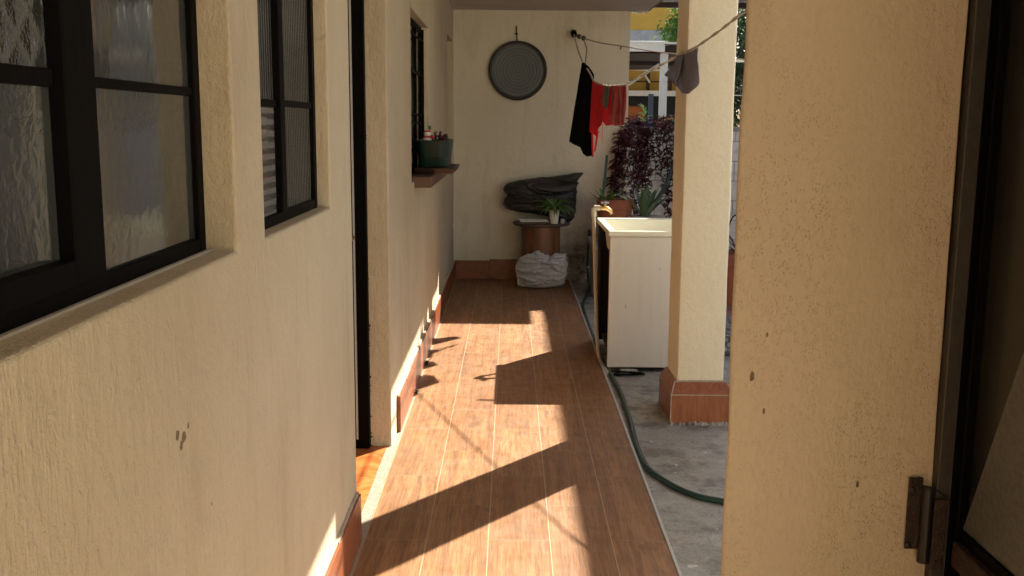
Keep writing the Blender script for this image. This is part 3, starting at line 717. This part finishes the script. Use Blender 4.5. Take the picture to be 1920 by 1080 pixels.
t = MB().tube(P, .004, 5).build('cable_coil', M['blackmetal']); tag(t, 'coil of thin dark cable on the concrete under the sink front', 'cable')
t = MB().box((.69, 6.045, -.029), (.80, 6.075, -.008)).build('wood_scrap', M['seal'], bevel=.002); tag(t, 'small pale wood scrap at the foot of the sink front panel', 'scrap')

# ------------------------------------------------------------------ griddle on the end wall
cm = thing('griddle', 'round grey metal griddle with dark rim hanging on the end wall', 'griddle', (.058, 9.6, 1.72))
o = MB().lathe([(.245, .018), (.243, .026), (.23, .024), (.10, .022), (.001, .022)], (0, 0, 0), 64, 'Y').build('face', M['comal'], None, smooth=True); o.parent = cm; o.location = (0, .0, .272)
m = MB().lathe([(.262, -.012), (.272, 0), (.274, .025), (.262, .034), (.247, .030), (.244, .018)], (.058, 9.6, 1.992), 64, 'Y', wob=.006); m.build('rim', M['comalrim'], cm, smooth=True)
m = MB().tube([(.05, 9.59, 2.26), (.045, 9.60, 2.32), (.042, 9.605, 2.385)], .006, 6); m.tube([(.042, 9.63, 2.385), (.042, 9.59, 2.39), (.042, 9.585, 2.40)], .005, 6); m.tube([(.028, 9.6, 2.33), (.058, 9.598, 2.33)], .006, 6); m.build('hanger', M['rust'], cm)

# ------------------------------------------------------------------ clotheslines
def knots(m, pts, r): 
    for p in pts: m.lathe([(r*.4, -r), (r, -r*.3), (r, r*.4), (r*.4, r)], p, 8, wob=.2)
A_ = [(.583, 9.56, 2.322), (.64, 9.42, 2.285), (.765, 8.95, 2.205), (.90, 8.2, 2.118), (1.094, 7.478, 2.023), (1.41, 6.277, 1.902), (1.765, 4.93, 1.766), (2.1, 3.66, 1.64)]
ca = thing('clothesline', 'straight clothesline from the end wall passing behind the pillar', 'clothesline', (.583, 9.5, 2.3))
MB().tube(smoothpath(A_), .0048, 6).build('rope', M['rope'], ca, smooth=True)
for kp in ((.62, 9.47, 2.30), (.655, 9.38, 2.278)):
    m = MB(); knots(m, [kp], .022); m.build('knot', M['ropedark'], ca)
MB().tube([(.885, 8.28, 2.127), (.878, 8.28, 2.10)], .006, 6).build('peg', M['ropedark'], ca)
B_ = [(.576, 9.58, 2.335), (.575, 8.9, 2.14), (.579, 8.3, 1.992), (.606, 8.2, 1.945), (.63, 8.1, 1.889), (.641, 7.9, 1.831), (.677, 7.65, 1.798), (.726, 7.45, 1.779), (.777, 7.2, 1.777), (.81, 7.0, 1.788), (.828, 6.0, 1.818), (.842, 5.3, 1.845), (.864, 4.9, 1.858), (.912, 4.5, 1.911), (.945, 4.1, 1.960), (1.05, 3.3, 2.05), (1.2, 2.4, 2.15)]
cb_ = thing('clothesline', 'sagging twisted clothesline loaded with laundry crossing in front of the pillar', 'clothesline', (.576, 9.5, 2.3))
pb = smoothpath(B_)
m = MB()
for s_ in (0, math.pi):
    m.tube([p+Vector((math.cos(i*.8+s_), 0, math.sin(i*.8+s_)))*.0035 for i, p in enumerate(pb)], .0042, 5)
m.build('rope', M['rope'], cb_, smooth=True)
m = MB(); m.tube([(.655, 9.38, 2.27), (.652, 8.9, 2.15), (.60, 8.32, 1.99)], .004, 5); m.build('tie', M['ropedark'], cb_)
m = MB(); m.tube([(.574, 9.63, 2.345), (.574, 9.56, 2.345)], .022, 8); m.tube([(.574, 9.57, 2.345), (.58, 9.53, 2.32)], .03, 8); hk = m.build('wall_hook', M['blackmetal'], cb_)

# ------------------------------------------------------------------ laundry
G = 'laundry on the clothesline'
def garment(name, mb, mat, label, cat, th=.003, **k):
    o = mb.build(name, mat, smooth=True, solid=th, ang=80); tag(o, label, cat, G, **k); return o
garment('black_trousers', grid_cloth([(.566, 8.25, 1.985), (.580, 8.22, 1.992), (.62, 8.18, 1.955), (.655, 8.1, 1.89)], [(.476, 8.25, 1.36), (.515, 8.22, 1.335), (.56, 8.2, 1.315), (.585, 8.19, 1.262), (.62, 8.18, 1.24), (.665, 8.15, 1.25)], 40, 40, 1.1, .006, seed=2.2, ragged=0), M['blackcloth'],
        'long black garment hanging at the far end of the line', 'garment')
r_ = garment('red_shirt', grid_cloth([(.635, 8.0, 1.845), (.67, 7.9, 1.812), (.70, 7.78, 1.80)], [(.618, 7.97, 1.44), (.64, 7.95, 1.43), (.672, 7.9, 1.40), (.68, 7.88, 1.47), (.70, 7.8, 1.50)], 30, 30, 1.2, .0035, seed=4.1, ragged=0), M['redcloth'], 'crimson shirt with a dangling strap beside the black garment', 'shirt')
s2 = grid_cloth([(.672, 7.93, 1.44), (.690, 7.92, 1.45)], [(.655, 7.93, 1.285), (.668, 7.93, 1.295)], 5, 12, 1, .006, seed=1).build('strap', M['redcloth'], r_, solid=.002)
s2 = grid_cloth([(.628, 7.93, 1.46), (.642, 7.92, 1.46)], [(.640, 7.93, 1.245), (.652, 7.93, 1.25)], 5, 12, 1, .006, seed=3).build('strap', M['redcloth'], r_, solid=.002)
s2 = MB().tube([(.712, 7.9, 1.50), (.714, 7.9, 1.40), (.712, 7.9, 1.36)], .002, 4).build('drawstring', M['redcloth'], r_)
garment('red_shorts', grid_cloth([(.690, 7.72, 1.80), (.735, 7.62, 1.79), (.752, 7.55, 1.785)], [(.690, 7.72, 1.53), (.72, 7.66, 1.49), (.755, 7.58, 1.495)], 20, 24, 1.2, .0045, seed=6.3, ragged=0), M['redcloth2'], 'bright red shorts between the crimson shirt and the maroon garment', 'shorts')
garment('sock', grid_cloth([(.700, 7.64, 1.80), (.730, 7.58, 1.795)], [(.682, 7.66, 1.67), (.70, 7.64, 1.625), (.722, 7.60, 1.61)], 10, 16, 1, .008, seed=5), M['olivecloth'], 'small dark olive sock lying over the red shorts', 'sock')
garment('maroon_shorts', grid_cloth([(.722, 7.38, 1.778), (.76, 7.28, 1.776), (.803, 7.14, 1.778)], [(.712, 7.36, 1.51), (.75, 7.3, 1.49), (.797, 7.16, 1.497)], 22, 26, 2.0, .006, seed=8, curve=.01), M['maroon'], 'faded maroon garment nearest the low point of the line', 'garment')
gg = grid_cloth([(.842, 5.20, 1.846), (.858, 5.04, 1.856), (.874, 4.84, 1.870)], [(.80, 5.12, 1.725), (.835, 5.0, 1.655), (.868, 4.93, 1.65), (.893, 4.86, 1.70)], 24, 26, 1.6, .016, seed=3.3, curve=.0)
o = gg.build('grey_cloth', M['greycloth'], smooth=True, solid=.003, ang=80); tag(o, 'dark grey underwear hung on the line in front of the pillar', 'garment', G)
gg2 = grid_cloth([(.846, 5.17, 1.842), (.850, 5.05, 1.852)], [(.775, 5.16, 1.748), (.798, 5.08, 1.725), (.815, 5.03, 1.70)], 12, 14, 1, .01, seed=7).build('fold', M['greycloth'], o, smooth=True, solid=.003, ang=80)

# ------------------------------------------------------------------ things at the end wall
tb = thing('drum_table', 'round varnished wooden drum table with dark overhanging top', 'table', (.285, 9.3, 0))
MB().lathe([(.18, 0), (.182, .02), (.182, .54), (.18, .565)], (.285, 9.32, 0), 40).build('drum', M['wood'], tb, smooth=True)
MB().lathe([(.255, .566), (.268, .572), (.270, .588), (.262, .594), (.25, .595)], (.29, 9.34, 0), 48).build('table_top', M['darktop'], tb, smooth=True)
bg_ = inflate([(-.077, .885), (-.03, .945), (.12, .975), (.30, 1.0), (.48, 1.025), (.60, 1.045), (.672, 1.038), (.625, .97), (.612, .85), (.602, .70), (.598, .62), (.56, .585), (.50, .578), (.42, .615), (.25, .655), (.08, .675), (-.04, .70), (-.075, .745), (-.06, .80), (-.035, .83)], 9.44, .135, .034, 3.1, wscale=4.2, stretch=(.5, 1, 1.9), rings=44, seg=200)
o = bg_.build('bin_bag', M['bagblack'], smooth=True, ang=60); tag(base(o, (.28, 9.44, .60)), 'full black plastic bag lying across the drum table', 'bag')
bk = thing('tray', 'stack of thin white trays on the drum table under the black bag', 'tray', (.2, 9.15, .596))
for i, (z, dx) in enumerate(((.597, 0), (.612, .012), (.627, -.008))):
    MB().box((.075+dx, 9.10+dx, z), (.335+dx, 9.28, z+.012), rot=.05).build('tray_layer', [M['darktop'], M['white'], M['alu']][i], bk, bevel=.003)
wp = thing('potted_plant', 'leafy green plant in a white pot on the drum table', 'plant', (.40, 9.14, .596))
MB().lathe([(.034, 0), (.036, .004), (.049, .115), (.053, .118), (.053, .128), (.047, .128), (.044, .112)], (.40, 9.14, .597), 28).build('pot', M['white'], wp, smooth=True)
MB().lathe([(.0435, 0), (.03, .004)], (.40, 9.14, .710), 16).build('soil', M['soil'], wp)
m = MB()
for i in range(46):
    a = random.uniform(0, 2*math.pi); e = random.uniform(.5, 1.3)
    d_ = Vector((math.cos(a)*math.cos(e), math.sin(a)*math.cos(e), math.sin(e)))
    m.blade((.40+.015*math.cos(a), 9.14+.015*math.sin(a), .715), d_, random.uniform(.15, .26), .038, .4+.6*random.random(), 1.9)
for i in range(3): m.blade((.43, 9.11, .715), Vector((.7, -.5, .3)), .16, .012, .9, 3.5)
m.build('foliage', M['leaf'], wp)
cup = thing('cup', 'small pale cup at the right of the potted plant on the drum table', 'cup', (.478, 9.2, .596))
MB().lathe([(.016, 0), (.019, .04), (.017, .04), (.015, .006)], (.478, 9.17, .597), 16).build('body', M['alu'], cup)
MB().tube([(.496, 9.17, .63), (.508, 9.17, .622), (.500, 9.17, .605), (.495, 9.17, .604)], .003, 6).build('handle', M['alu'], cup)
sck = inflate([(.045, .20), (.075, .27), (.13, .305), (.19, .315), (.215, .335), (.27, .318), (.345, .285), (.39, .315), (.44, .325), (.49, .30), (.515, .22), (.51, .12), (.48, .03), (.42, .012), (.33, .005), (.24, .004), (.12, .012), (.07, .03), (.06, .09), (.05, .14)], 9.10, .12, .048, 1.7, wscale=6.2, stretch=(.4, 1, 1.7), rings=56, seg=240)
o = sck.build('sack', M['sackwhite'], smooth=True, ang=70)
for v in o.data.vertices:
    if v.co.z < .004: v.co.z = .004
tag(base(o, (.28, 9.1, 0)), 'crumpled pale woven sack on the floor before the drum table', 'sack')

# ------------------------------------------------------------------ planter on the sill of the third window
tr = MB(); frustum(tr, (-.565, 5.98, -.350, 6.62), (-.575, 5.95, -.338, 6.65), 1.20, 1.235); 
tray = tr.build('drip_tray', M['plastic_brown'], bevel=.004); tag(tray, 'dark brown drip tray under the green planter on the window sill', 'tray')
m = MB(); frustum(m, (-.555, 6.02, -.388, 6.58), (-.565, 6.0, -.374, 6.60), 1.237, 1.243)
pn = thing('planter', 'dark green ribbed window planter with small succulents on the sill', 'planter', (-.47, 6.3, 1.236))
m = MB(); ns = 72; V = []
def sr(th, a, b, e=.35):
    c, s = math.cos(th), math.sin(th); return (a*math.copysign(abs(c)**e, c), b*math.copysign(abs(s)**e, s))
prof = [(0.86, 1.237, 1), (.93, 1.30, 1), (1.0, 1.378, 1), (1.0, 1.380, 0), (1.06, 1.382, 0), (1.07, 1.395, 0), (1.05, 1.398, 0), (.97, 1.392, 0), (.94, 1.37, 0)]
for (s_, z, rib) in prof:
    for i in range(ns):
        th = 2*math.pi*i/ns; x, y = sr(th, .098, .29); q = s_*(1+(.025 if (i % 4 < 2) and rib else 0))
        V.append((-.474+x*q, 6.3+y*s_, z))
m.add(V, [(j*ns+i, j*ns+(i+1) % ns, (j+1)*ns+(i+1) % ns, (j+1)*ns+i) for j in range(len(prof)-1) for i in range(ns)]+[tuple(range(ns))])
m.build('pot', M['plastic_green'], pn)
m = MB(); m.add([(-.474+sr(2*math.pi*i/32, .09, .27)[0], 6.3+sr(2*math.pi*i/32, .09, .27)[1], 1.372) for i in range(32)], [tuple(range(32))]); m.build('soil', M['soil'], pn)
for i in range(16):
    m = MB(); x, y = -.474+random.uniform(-.04, .075), 6.3+random.uniform(-.24, .22); h = random.uniform(.03, .075)
    m.tube([(x, y, 1.37), (x+.006, y, 1.37+h*.6), (x+random.uniform(-.01, .012), y, 1.37+h)], [.006, .009, .004], 6)
    for k in range(7):
        a = k*2.4; m.leaf(Vector((x+.004, y, 1.37+h*(.5+.07*k))), Vector((math.cos(a), math.sin(a), .8)), Vector((0, 0, 1)), .024, .014, random.random())
    m.build('succulent', M['leafpurple'], pn)
orn = thing('ornament', 'small white and red ornament with a green sprig in the window planter', 'ornament', (-.50, 6.06, 1.39))
MB().lathe([(.018, 0), (.026, .012), (.024, .03), (.017, .036), (.022, .044), (.021, .056), (.012, .062)], (-.505, 6.08, 1.388), 18).build('body', M['white'], orn, smooth=True)
MB().lathe([(.0255, .024), (.0265, .028), (.0262, .033), (.02, .036)], (-.505, 6.08, 1.388), 18).build('scarf', M['flower_r'], orn)
MB().lathe([(.018, .056), (.02, .062), (.018, .067), (.004, .070)], (-.505, 6.08, 1.388), 18).build('hat', M['flower_r'], orn)
MB().lathe([(.006, 0), (.012, .008), (.006, .016)], (-.472, 6.06, 1.41), 10).build('berry', M['flower_r'], orn)
m = MB()
for a in (0, 1.5, 3, 4.5): m.leaf(Vector((-.49, 6.08, 1.452)), Vector((math.cos(a)*.4, math.sin(a)*.4, 1)), Vector((0, 0, 1)), .04, .018, .6)
m.build('sprig', M['leafbright'], orn)

# ------------------------------------------------------------------ small dirt clumps standing in for laundry shadows on the skirting joint
for (y, z, s_, lb) in ((5.42, .02, .018, 'dark clump of dirt modelled at the skirting, nearest the door'), (6.12, .02, .014, 'smaller dark clump of dirt modelled at the skirting farther along')):
    m = MB()
    for i in range(24): m.lathe([(.002, 0), (.004+random.random()*.004, .004), (.002, .009)], (-.527+random.uniform(0, .014), y+random.uniform(-.03, .03), random.uniform(0, s_)), 6, wob=.4)
    for i in range(4): m.tube([(-.52, y, .01), (-.51+random.uniform(0, .03), y+random.uniform(-.04, .05), random.uniform(.01, .06))], .0009, 4)
    tag(m.build('shadow_clump', M['soil']), lb, 'shadow')

# ------------------------------------------------------------------ yard: block wall, plants, pots
bwl = thing('block_wall', 'whitewashed concrete block boundary wall at the back of the yard', 'wall', (3, 10.27, -.03))
MB().box((1.12, 10.2, -.03), (6.5, 10.35, 1.44)).build('blockwork', M['block'], bwl)
MB().box((1.12, 10.19, 1.442), (6.5, 10.36, 1.462)).build('coping', M['greyband'], bwl, bevel=.004); MB().box((1.12, 10.20, 1.464), (6.5, 10.35, 1.485)).build('coping', M['greyband'], bwl, bevel=.004)
vn = thing('trailing_plant', 'purple leaved trailing plant covering the corner of the block wall', 'plant', (1.3, 9.9, -.03))
ml, mst = MB(), MB()
random.seed(11)
for s_ in range(44):
    u = random.random()
    side = s_ % 5
    if side < 3: x = .99+random.random()*.46; L = random.uniform(.45, 1.0)
    elif side == 3: x = random.uniform(1.50, 1.72); L = random.uniform(.7, 1.1)
    else: x = random.uniform(1.1, 1.72); L = random.uniform(.15, .45)
    if 1.36 < x < 1.5 and L > .6: L *= .6
    y = (9.52 if x < 1.15 else 9.85)+random.uniform(-.08, .22); z = 1.52+random.uniform(-.05, .09)-(.12 if x < 1.1 else 0)
    p = Vector((x, y, z)); pts = [p.copy()]; n = int(L/.045)
    for i in range(n):
        p = p+Vector((random.uniform(-.016, .016)+(-.006 if x < 1.15 else .002), random.uniform(-.014, .010), -.042)); pts.append(p.copy())
        for q in range(2):
            a = random.uniform(0, 2*math.pi)
            ml.leaf(p, Vector((math.cos(a), math.sin(a)-.5, random.uniform(-.5, .5))), Vector((0, 0, 1)), random.uniform(.06, .13), random.uniform(.032, .058), random.random()**1.2)
    if len(pts) > 2: mst.tube(pts, .003, 4)
ml.build('foliage', M['leafpurple'], vn); mst.build('stems', M['purplestem'], vn)

def bigpot(c, r, h, label, extra=None):
    t = thing('plant_pot', label, 'pot', c); x, y, z = c
    MB().lathe([(r*.74, 0), (r*.76, .01), (r*.93, h*.74), (r*.93, h*.76), (r*1.0, h*.77), (r*1.02, h*.97), (r*.99, h), (r*.92, h), (r*.9, h*.9)], c, 40).build('pot', M['terracotta'], t, smooth=True, ang=30)
    MB().lathe([(r*.9, 0), (r*.5, .012)], (x, y, z+h*.88), 24).build('soil', M['soil'], t)
    return t
bench = tag(MB().box((.72, 8.72, .40), (1.75, 9.35, .46)).build('concrete_shelf', M['greyband'], bevel=.01), 'low concrete shelf carrying the plant pots behind the sink', 'shelf')
for xx in (.80, 1.62): MB().box((xx-.05, 8.78, -.03), (xx+.05, 9.3, .3995)).build('leg', M['greyband'], bench)
pt = bigpot((.942, 9.0, .462), .165, .375, 'large terracotta pot standing behind the brass tap')
m = MB()
for i in range(30):
    a = random.uniform(0, 2*math.pi); e = random.uniform(.5, 1.35); x = .942-.07+random.uniform(-.07, .05)
    m.blade((x, 8.95+random.uniform(-.06, .06), .80), Vector((math.cos(a)*math.cos(e), math.sin(a)*math.cos(e), math.sin(e))), random.uniform(.09, .20), .028, random.random(), 1.0)
m.build('foliage', M['leaf'], pt)
pt2 = thing('plant_pot', 'shallow pale pot of grey green aloe behind the sink basin', 'pot', (1.2, 8.9, .46))
MB().lathe([(.13, 0), (.15, .20), (.165, .205), (.165, .235), (.15, .235)], (1.20, 8.9, .462), 32).build('pot', M['seal'], pt2, smooth=True)
m = MB()
for i in range(17):
    a = random.uniform(0, 2*math.pi); e = random.uniform(.75, 1.4)
    m.blade((1.20+.03*math.cos(a), 8.9+.03*math.sin(a), .69), Vector((math.cos(a)*math.cos(e), math.sin(a)*math.cos(e)*.7, math.sin(e))), random.uniform(.20, .34), .085, random.random(), .35)
m.build('foliage', M['aloe'], pt2)
m = MB().tube([(.873, 9.42, .86), (.904, 9.46, 1.215)], .013, 8); t = m.build('green_pole', M['hosepale'], smooth=True); tag(t, 'upright pale green pole leaning on the end wall behind the pots', 'pole')
h2 = smoothpath([(1.50, 10.25, 1.50), (1.60, 10.15, 1.53), (1.655, 10.08, 1.49), (1.655, 9.95, 1.38), (1.585, 9.75, 1.16), (1.47, 9.5, .94), (1.36, 9.35, .80), (1.26, 9.25, .66), (1.22, 9.2, .50)])
t = MB().tube(h2, .016, 10).build('garden_hose', M['hose'], smooth=True); tag(t, 'green hose hanging down the block wall through the purple plant', 'hose')
m = MB().tube([(1.48, 10.27, 1.50), (1.60, 10.27, 1.525), (1.67, 10.2, 1.53), (1.672, 10.14, 1.50)], .014, 10); t = m.build('pvc_pipe', M['white'], smooth=True); tag(t, 'short white pipe bend on top of the block wall', 'pipe')
fl_ = thing('flowering_plant', 'small plant with red and yellow flowers on top of the block wall', 'plant', (1.53, 10.25, 1.486))
MB().lathe([(.035, 0), (.045, .04), (.04, .042)], (1.53, 10.22, 1.487), 14).build('pot', M['seal'], fl_)
for nm, mt in (('red_flower', 'flower_r'), ('yellow_flower', 'flower_y')):
    for i in range(13):
        m = MB(); c0 = Vector((1.50+random.uniform(-.05, .09)+(.03 if mt == 'flower_y' else 0), 10.2+random.uniform(-.03, .03), 1.52+random.uniform(-.04, .06)))
        for k in range(5):
            a = k*1.257; m.leaf(c0, Vector((math.cos(a), -.3, math.sin(a))), Vector((0, -1, 0)), .022, .016, random.random())
        m.build(nm, M[mt], fl_)
m = MB()
for i in range(20): m.leaf(Vector((1.53+random.uniform(-.05, .05), 10.22, 1.53)), Vector((random.uniform(-1, 1), random.uniform(-1, 0), random.uniform(0, 1))), Vector((0, 0, 1)), .05, .02, random.random())
m.build('foliage', M['leaf'], fl_)
pt3 = bigpot((1.93, 8.5, -.012), .20, .44, 'large terracotta pot seen in the gap right of the pillar')
m = MB()
for i in range(14):
    a = random.uniform(0, 2*math.pi); e = random.uniform(.7, 1.3); m.blade((1.96, 8.5, .38), Vector((math.cos(a)*math.cos(e), math.sin(a)*math.cos(e), math.sin(e))), random.uniform(.3, .5), .018, random.random(), 1.8)
m.build('foliage', M['leafdark'], pt3)
t = MB().tube(smoothpath([(1.865, 8.46, .40), (1.852, 8.45, .55), (1.86, 8.45, .66), (1.89, 8.45, .735), (1.95, 8.45, .75), (2.05, 8.45, .66)]), .006, 6).build('bent_wire', M['blackmetal'], smooth=True); tag(t, 'bent dark wire standing over the pot right of the pillar', 'wire')
m = MB().box((1.35, 6.55, -.03), (1.75, 7.3, .10)); t = m.build('patterned_step', M['mosaic'], bevel=.01); tag(t, 'patterned stone step on the ground right of the pillar', 'step')
t = MB().tube([(1.40, 7.25, 1.955), (2.6, 7.05, 1.93)], .011, 8).build('rail_pipe', M['fascia']); tag(t, 'thin white rail crossing the gap right of the pillar', 'rail')
t = MB().tube([(1.48, 7.0, 1.705), (2.5, 6.95, 1.70)], .004, 5).build('cable', M['alu']); tag(t, 'thin grey cable crossing the gap below the white rail', 'cable')

# overhanging corrugated canopy added out of view, edges set to shade the far floor
cn = thing('blocker', 'unseen corrugated canopy over the back of the yard', 'blocker', (2.7, 11, 0))
def corr(m, x0, x1, y0, y1, z):
    n = int((x1-x0)/.019); V = []
    for i in range(n+1):
        x = x0+(x1-x0)*i/n; q = .008*math.sin(x*2*math.pi/.076); V += [(x, y0, z+q), (x, y1, z+q)]
    m.add(V, [(2*i, 2*i+1, 2*i+3, 2*i+2) for i in range(n)])
m = MB(); corr(m, 1.16, 2.50, 10.285, 11.95, 2.9); corr(m, 2.502, 4.2, 10.85, 11.95, 2.905); m.build('roof_sheet', M['roof'], cn, solid=.003)
m = MB(); m.box((1.2, 10.9, 2.83), (4.2, 10.96, 2.888)); m.box((1.2, 11.8, 2.83), (4.2, 11.86, 2.888)); m.build('purlin', M['darkwood'], cn)
for x in (2.75, 4.1): MB().box((x, 10.89, -.03), (x+.07, 10.96, 2.829)).build('post', M['darkwood'], cn)

# wall added behind the viewpoint to bounce sunlight onto pillar and gate wall
wg = thing('bounce_wall', 'unseen cream wall added behind the viewpoint to bounce light into the yard', 'house', (3, -3.2, 0))
MB().box((-.74, -3.4, -.03), (7.5, -3.2, 3.6)).build('wall', M['bouncewall'], wg); MB().box((-.8, -3.6, 3.602), (7.6, -3.18, 3.70)).build('roof', M['roof'], wg)
fr = MB().box((3.0, -3.198, .9), (4.2, -3.17, 2.0)).build('window', M['blackmetal'], wg, bevel=.003); MB().box((3.05, -3.169, .95), (4.15, -3.165, 1.95)).build('pane', M['g_flat'], fr)

# neighbour's house along the right side of the yard
nh = thing('neighbour_house', 'plain pale rendered neighbouring house along the right of the yard', 'house', (5.8, 10.2, 0))
wall_x(MB(), 3.88, 3.70+.0, 6.3, 14.5, -.03, 4.28, [(7.4, 8.5, 1.0, 2.2), (10.0, 11.2, 1.0, 2.2)]).build('wall', M['neigh'], nh)
for y in (7.4, 10.0):
    m = MB(); m.box((3.72, y+.002, 1.0), (3.76, y+.05, 2.2)); m.box((3.72, y+1.05, 1.0), (3.76, y+1.098, 2.2)); m.box((3.721, y+.05, 1.002), (3.759, y+1.05, 1.05)); m.box((3.721, y+.05, 2.15), (3.759, y+1.05, 2.198)); m.box((3.722, y+.52, 1.05), (3.758, y+.56, 2.15))
    fr = m.build('window', M['blackmetal'], nh); MB().box((3.738, y+.05, 1.05), (3.744, y+1.05, 2.15)).build('pane', M['g_flat'], fr)
MB().box((3.89, 6.3, -.03), (8, 14.5, 4.28)).build('rear_block', M['neigh'], nh); MB().box((3.85, 6.25, 4.282), (8.1, 14.55, 4.36)).build('roof', M['roof'], nh)

# ------------------------------------------------------------------ beyond the block wall
sh = thing('shed', 'open shed with white fascia and whitewashed post beyond the block wall', 'shed', (2.2, 15, 0))
MB().box((.6, 12.93, 2.415), (1.935, 12.98, 2.545)).build('fascia', M['fascia'], sh)
m = MB(); V = [(.6, 12.9, 2.56), (2.7, 12.9, 2.515), (2.7, 17, 2.40), (.6, 17, 2.44)]
m.add([*V, *[(a, b, c-.022) for a, b, c in V]], [(0, 1, 2, 3), (7, 6, 5, 4), (0, 4, 5, 1), (1, 5, 6, 2), (2, 6, 7, 3), (3, 7, 4, 0)]); m.build('roof', M['fascia'], sh)
MB().box((1.90, 13.0, -.03), (1.99, 13.09, 2.50)).build('post', M['post'], sh)
m = MB()
m.box((1.94, 12.985, 2.40), (2.7, 13.02, 2.49)); m.build('beam', M['darkwood'], sh); MB().box((1.0, 14.6, 2.34), (2.7, 14.66, 2.394)).build('beam', M['darkwood'], sh)
m = MB(); m.box((.8, 13.02, 2.395), (2.69, 16.99, 2.399)); m.build('ceiling_board', M['darkwood'], sh)
m = MB().tube([(1.55, 14.2, 2.0), (2.05, 14.2, 2.33)], .022, 6); m.tube([(1.85, 14.2, 2.20), (1.93, 14.2, 2.08)], .014, 6); m.build('brace', M['post'], sh)
MB().box((1.0, 17.0, 2.06), (3.3, 17.1, 2.42)).build('back_wall', M['yellow'], sh)
MB().box((1.0, 17.0, -.03), (3.3, 17.1, 1.98)).build('dark_opening', M['void'], sh)  # near-black sheet stands in for the dim openings below the lintel
MB().box((1.0, 16.9, 1.975), (3.3, 16.99, 2.06)).build('lintel', M['post'], sh)
m = MB(); m.box((2.25, 16.95, 2.062), (2.30, 16.99, 2.40)); m.box((1.0, 16.955, 2.2), (3.3, 16.985, 2.22)); m.box((2.62, 16.95, 2.062), (2.67, 16.99, 2.40)); m.build('batten', M['darkwood'], sh)
MB().box((1.895, 14.0, -.03), (1.96, 14.06, 1.92)).build('blue_post', plain('blue_grey_paint', (.09, .12, .18), .6), sh)
bn = MB().box((1.3, 14.3, -.03), (1.87, 14.8, 1.76)); t = bn.build('orange_cabinet', M['orange'], bevel=.02); tag(t, 'rust orange cabinet in the shade of the open shed', 'cabinet')
vp = thing('variegated_plant', 'tall yellow and green striped leaf plant behind the block wall', 'plant', (1.6, 12.2, -.03))
MB().tube([(1.6, 12.2, -.03), (1.61, 12.2, .8), (1.59, 12.2, 1.5)], [.02, .015, .01], 6).build('stem', M['stem'], vp)
m = MB()
for i in range(34):
    a = random.uniform(0, 6.28); m.leaf(Vector((1.60, 12.2, 1.35+.33*i/34)), Vector((math.cos(a), math.sin(a)-.3, random.uniform(-.2, 1.3))), Vector((0, 0, 1)), random.uniform(.07, .16), .035, random.random())
m.build('foliage', M['leafvar'], vp)

yb = thing('yellow_house', 'ochre yellow two storey house with grey base band beyond the shed', 'house', (2.8, 24, 0))
MB().box((-2, 22, 3.50), (4.3, 27, 6.6)).build('wall', M['yellow'], yb)
MB().box((-2, 21.98, 3.05), (4.32, 27, 3.498)).build('base_band', M['greyband'], yb)
MB().box((-2, 22.02, -.03), (4.28, 27, 3.048)).build('ground_floor', M['greyband'], yb)
fr = MB().box((3.10, 21.95, 3.97), (3.60, 21.998, 5.0)).build('window', M['fascia'], yb)
MB().box((3.14, 21.94, 4.01), (3.56, 21.949, 4.96)).build('pane', M['g_flat'], fr)
MB().box((-2.2, 21.7, 6.602), (4.5, 27.2, 6.75)).build('roof', M['roof'], yb)

def tree(name, c, r, h, nl, mat, label, ls=.12, seed=1, sq=(1, 1, 1)):
    random.seed(seed); c = Vector(c)
    t = thing('tree', label, 'tree', (c.x, c.y, -.03), None)
    m = MB(); top = Vector((c.x, c.y, h)); m.tube([(c.x, c.y, -.03), (c.x+.05, c.y, h*.5), (c.x, c.y, h-r*.2)], [.11, .08, .04], 8)
    cl = []
    for i in range(26):
        d_ = Vector((random.gauss(0, 1), random.gauss(0, 1), random.gauss(0, .8))).normalized()*r*random.uniform(.45, 1)
        q = top+Vector((d_.x*sq[0], d_.y*sq[1], d_.z*sq[2])); cl.append(q)
        if i < 12: m.tube([(c.x, c.y, h-r*.6), (top+(q-top)*.5-Vector((0, 0, .05))), q], [.035, .02, .008], 5)
    m.build('trunk', M['stem'], t)
    m = MB()
    for i in range(nl):
        q = random.choice(cl)+Vector((random.gauss(0, 1), random.gauss(0, 1), random.gauss(0, 1)))*r*.17
        d_ = Vector((random.uniform(-1, 1), random.uniform(-1, 1), random.uniform(-.9, .4)))
        m.leaf(q, d_, Vector((0, 0, 1)), ls*random.uniform(.7, 1.3), ls*.38, random.random())
    m.build('crown', mat, t)
tree('tree', (3.05, 16.9, 0), .62, 3.15, 1700, M['leafbright'], 'bright green tree behind the shed roof in front of the yellow house', .15, 3)
tree('tree', (3.75, 15.6, 0), .95, 2.2, 4200, M['leafdark'], 'dark evergreen tree right of the pillar, lower and nearer', .14, 5, (1, 1, 1.1))
tree('tree', (5.6, 22.5, 0), 1.5, 2.9, 2600, M['leafdark'], 'tall dark evergreen tree right of the yellow house', .24, 6, (1, 1, 1.1))
